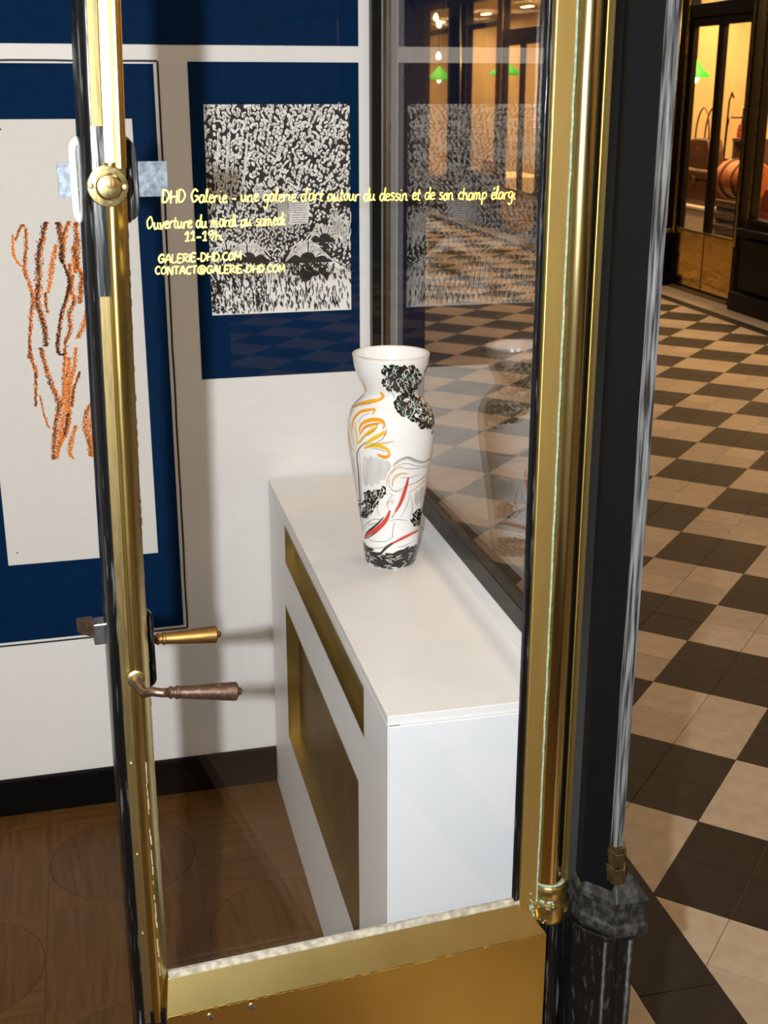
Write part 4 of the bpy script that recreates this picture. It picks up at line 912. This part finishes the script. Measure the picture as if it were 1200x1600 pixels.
# ---- goods in the shops
def rounded_box(name, m, X, y0, y1, z0, z1, dep, parent=None, bev=.03): return bx(name, m, X, X+dep, min(y0, y1), max(y0, y1), z0, z1, parent, bevel=bev)
def bag(px0, px1, py0, py1, hz, X, m, lab, grp, dep=.16):
    ya, z1 = fp_(px0, py0, X); yb, z0 = fp_(px1, py1, X); yc, hw = (ya+yb)/2, abs(ya-yb)/2
    r = empty('handbag', (X, yc, z0)); tag(r, lab, 'handbag', grp); h = z1-z0
    P = [(-hw, .02), (-hw*.92, 0), (hw*.92, 0), (hw, .02), (hw*.95, h*.6), (hw*.72, h*.96), (hw*.6, h), (-hw*.6, h), (-hw*.72, h*.96), (-hw*.95, h*.6)]
    n = len(P); b1 = MB(); vs = []
    for t, s in ((0, .86), (.25, 1), (.75, 1), (1, .86)): vs += [(dep*t, y_*s, z_*(.97+.03*s)) for y_, z_ in P]
    fs = [(q*n+i, q*n+(i+1) % n, (q+1)*n+(i+1) % n, (q+1)*n+i) for q in range(3) for i in range(n)]+[tuple(range(n-1, -1, -1)), tuple(range(3*n, 4*n))]
    b1.add(vs, fs).build('bag_body', m, r, bevel=.012)
    for t in (.2, .8): MB().tube([(dep*t, hw*.55*math.cos(a), h*.9+hz*math.sin(a)) for a in np.linspace(0, PI, 13)], .008, 8).build('handle', 'leather_dark', r, smooth=True)
    bx('clasp', 'brass', -.006, .004, -.015, .015, h*.62, h*.70, r, bevel=.002)
    return r
# pale plinth with a trunk and handbag behind the left leaf
X1 = 5.5
ya, z1 = fp_(1060, 317, X1); yb, _ = fp_(1104, 317, X1)
pl_ = empty('display_plinth', (X1, (ya+yb)/2, 0)); tag(pl_, 'pale cream display plinth behind the left glass of the far door', 'plinth'); hh = (ya-yb)/2
bx('plinth_body', 'display_cream', 0, .5, -hh, hh, 0, z1-.03, pl_, bevel=.006); bx('plinth_top', 'display_cream', -.015, .515, -hh-.01, hh+.01, z1-.03, z1, pl_, bevel=.006)
z_p = z1; X2 = 5.56; ya, z1 = fp_(1069, 262, X2); yb, _ = fp_(1106, 262, X2)
tr_ = empty('leather_trunk', (X2, (ya+yb)/2, z_p)); tag(tr_, 'dark brown leather trunk on the cream plinth', 'trunk'); hh = (ya-yb)/2
bx('trunk_body', 'leather_dark', 0, .4, -hh, hh, 0, (z1-z_p)*.7, tr_, bevel=.015); bx('trunk_lid', 'leather_dark', -.01, .41, -hh-.006, hh+.006, (z1-z_p)*.7, z1-z_p, tr_, bevel=.02); bx('trunk_latch', 'brass', -.018, -.008, -.03, .03, (z1-z_p)*.6, (z1-z_p)*.8, tr_, bevel=.003)
yz = fp_(1090, 262, 5.25)
b_ = bag(1073, 1108, 212, 262, .30, 5.64, 'leather_dark', 'dark brown handbag with long handles on the trunk', None); b_.location.z = z1
# slatted drawers with a barrel bag behind the right leaf
X3 = 5.5; ya, z1 = fp_(1118, 316, X3); yb, _ = fp_(1160, 316, X3); hh = (ya-yb)/2
dr_ = empty('drawer_stand', (X3, (ya+yb)/2, 0)); tag(dr_, 'brown slatted drawer stand behind the right glass of the far door', 'drawer stand')
bx('stand_body', 'slat_brown', .01, .45, -hh, hh, 0, z1, dr_)
for q in range(7): bx('slat', 'slat_brown', -.012, .012, -hh, hh, z1-.03-q*.105, z1-.03-q*.105+.06, dr_, bevel=.008)
bz1 = z1
yb1, zz1 = fp_(1122, 275, 5.6); yb2, _ = fp_(1162, 275, 5.6); rb = .165
bb_ = empty('barrel_bag', (5.72, (yb1+yb2)/2, bz1)); bb_.location.z += .03; tag(bb_, 'round tan leather barrel bag on the slatted drawer stand', 'bag'); L_ = abs(yb1-yb2)/2
MB().tube([(0, -L_, rb), (0, -L_*.93, rb), (0, L_*.93, rb), (0, L_, rb)], [rb*.9, rb, rb, rb*.9], 24).build('barrel_body', 'leather_tan', bb_, auto=True)
for s in (-.45, .45): MB().tube([(rb*1.02*math.cos(a), s*L_, rb+rb*1.02*math.sin(a)) for a in np.linspace(0, 2*PI, 25)], .012, 8).build('strap', 'leather_dark', bb_, smooth=True)
MB().tube([(0, L_*.45*math.cos(a), 2*rb+.14*math.sin(a)) for a in np.linspace(0, PI, 13)], .009, 8).build('handle', 'leather_dark', bb_, smooth=True)
yu, zu = fp_(1122, 262, 6.15)
us = empty('umbrella_stand', (6.15, yu, 0)); tag(us, 'tall dark stand holding thin canes behind the barrel bag', 'umbrella stand')
MB().lathe([(.10, 0), (.11, .02), (.085, .5), (.095, .95), (.088, .95), (.07, .05)], n=20).build('stand', 'leather_dark', us, auto=True)
for q in range(4):
    a = q*1.7; MB().tube([(.03*math.cos(a), .03*math.sin(a), .1), (.06*math.cos(a), .08*math.sin(a), 1.25+.08*q), (.07*math.cos(a), .12*math.sin(a), 1.33+.08*q), (.07*math.cos(a), .16*math.sin(a), 1.28+.08*q)], .009, 8).build('cane', 'dark_wood', us, smooth=True)
def standing_shelf(X, px0, px1, py, lab):
    ya, z1 = fp_(px0, py, X); yb, _ = fp_(px1, py, X); r = empty('shelf_unit', (X, (ya+yb)/2, 0)); tag(r, lab, 'shelf'); h = abs(ya-yb)/2
    bx('upright', 'slat_brown', 0, .3, -h, -h+.03, 0, z1-.03, r); bx('upright', 'slat_brown', 0, .3, h-.03, h, 0, z1-.03, r)
    bx('board', 'slat_brown', -.01, .31, -h, h, z1-.03, z1, r); bx('board', 'slat_brown', 0, .3, -h+.03, h-.03, z1-.48, z1-.45, r)
    return z1
zsf = standing_shelf(6.3, 1146, 1180, 216, 'brown shelf unit at the rear behind the right door leaf')
b2 = bag(1151, 1165, 192, 216, .10, 6.38, 'leather_red', 'small red handbag on the rear shelf unit', None); b2.location.z = zsf
ws = 5.05
ya, z1 = fp_(1181, 340, ws)
dk_ = bx('window_deck', 'display_cream', XF+.09, XF+.75, 7.15, 8.75, .0, .64); tag(dk_, 'pale display deck inside the right hand lit window', 'display deck')
b3 = bag(1186, 1235, 285, 345, .30, 5.12, 'leather_red', 'orange red handbag with round handles in the right hand window', None); b3.location.z = .64
for (X, px0, px1, yt, yb_, lab) in ((5.7, 1078, 1097, 97, 121, 'green pendant lamp behind the left leaf of the far door'), (6.0, 680, 692, 106, 125, 'green pendant lamp in the farthest window, seen through the glass'), (5.9, 782, 799, 98, 117, 'green pendant lamp above the distant double door, seen through the glass')):
    ya, zt2 = fp_(px0, yt, X); yb2, zb2 = fp_(px1, yb_, X); r = (ya-yb2)/2
    lp = empty('pendant_lamp', (X, (ya+yb2)/2, zb2)); tag(lp, lab, 'lamp', 'green pendant lamps in the shops')
    MB().lathe([(r, 0), (r*.97, .02), (r*.5, (zt2-zb2)*.55), (r*.14, (zt2-zb2)), (.01, zt2-zb2+.02)], n=28).build('shade', 'lamp_green', lp, auto=True)
    MB().tube([(0, 0, zt2-zb2), (0, 0, 2.72-zb2)], .006, 8).build('cord', 'black_line', lp); MB().lathe([(.005, -.05), (.03, -.03), (.035, 0), (.02, .02)], n=12).build('bulb', 'bulb', lp, smooth=True)
for (px, py, X, lab) in ((681, 20, 5.3, 'highest bare bulb hanging in the farthest window'), (686, 38, 5.3, 'second bare bulb hanging in the farthest window'), (685, 88, 5.35, 'lowest bare bulb hanging in the farthest window')):
    y_, z_ = fp_(px, py, X); z_ = min(z_, 2.6); r = empty('hanging_bulb', (X, y_, z_)); tag(r, lab, 'bulb', 'bare bulbs in the farthest window')
    MB().lathe([(.005, -.05), (.03, -.04), (.042, 0), (.03, .035), (.012, .06)], n=14).build('globe', 'bulb', r, smooth=True); MB().tube([(0, 0, .06), (0, 0, 2.75-z_)], .004, 6).build('cord', 'black_line', r)
dk2 = bx('window_deck', 'display_cream', XF+.09, XF+.7, 15.0, 16.15, 0, .58); tag(dk2, 'pale display deck in the distant golden window', 'display deck')
b4 = bag(752, 770, 245, 268, .05, 5.15, 'leather_tan', 'bright tan bag in the distant golden window seen through the glass', None); b4.location.z = .58
dk3 = bx('window_deck', 'slat_brown', XF+.09, XF+.7, 17.05, 18.2, 0, .40); tag(dk3, 'brown display deck in the farthest narrow window', 'display deck')
b5 = bag(690, 700, 262, 275, .05, 5.15, 'leather_tan', 'small tan bag in the farthest narrow window', None); b5.location.z = .40
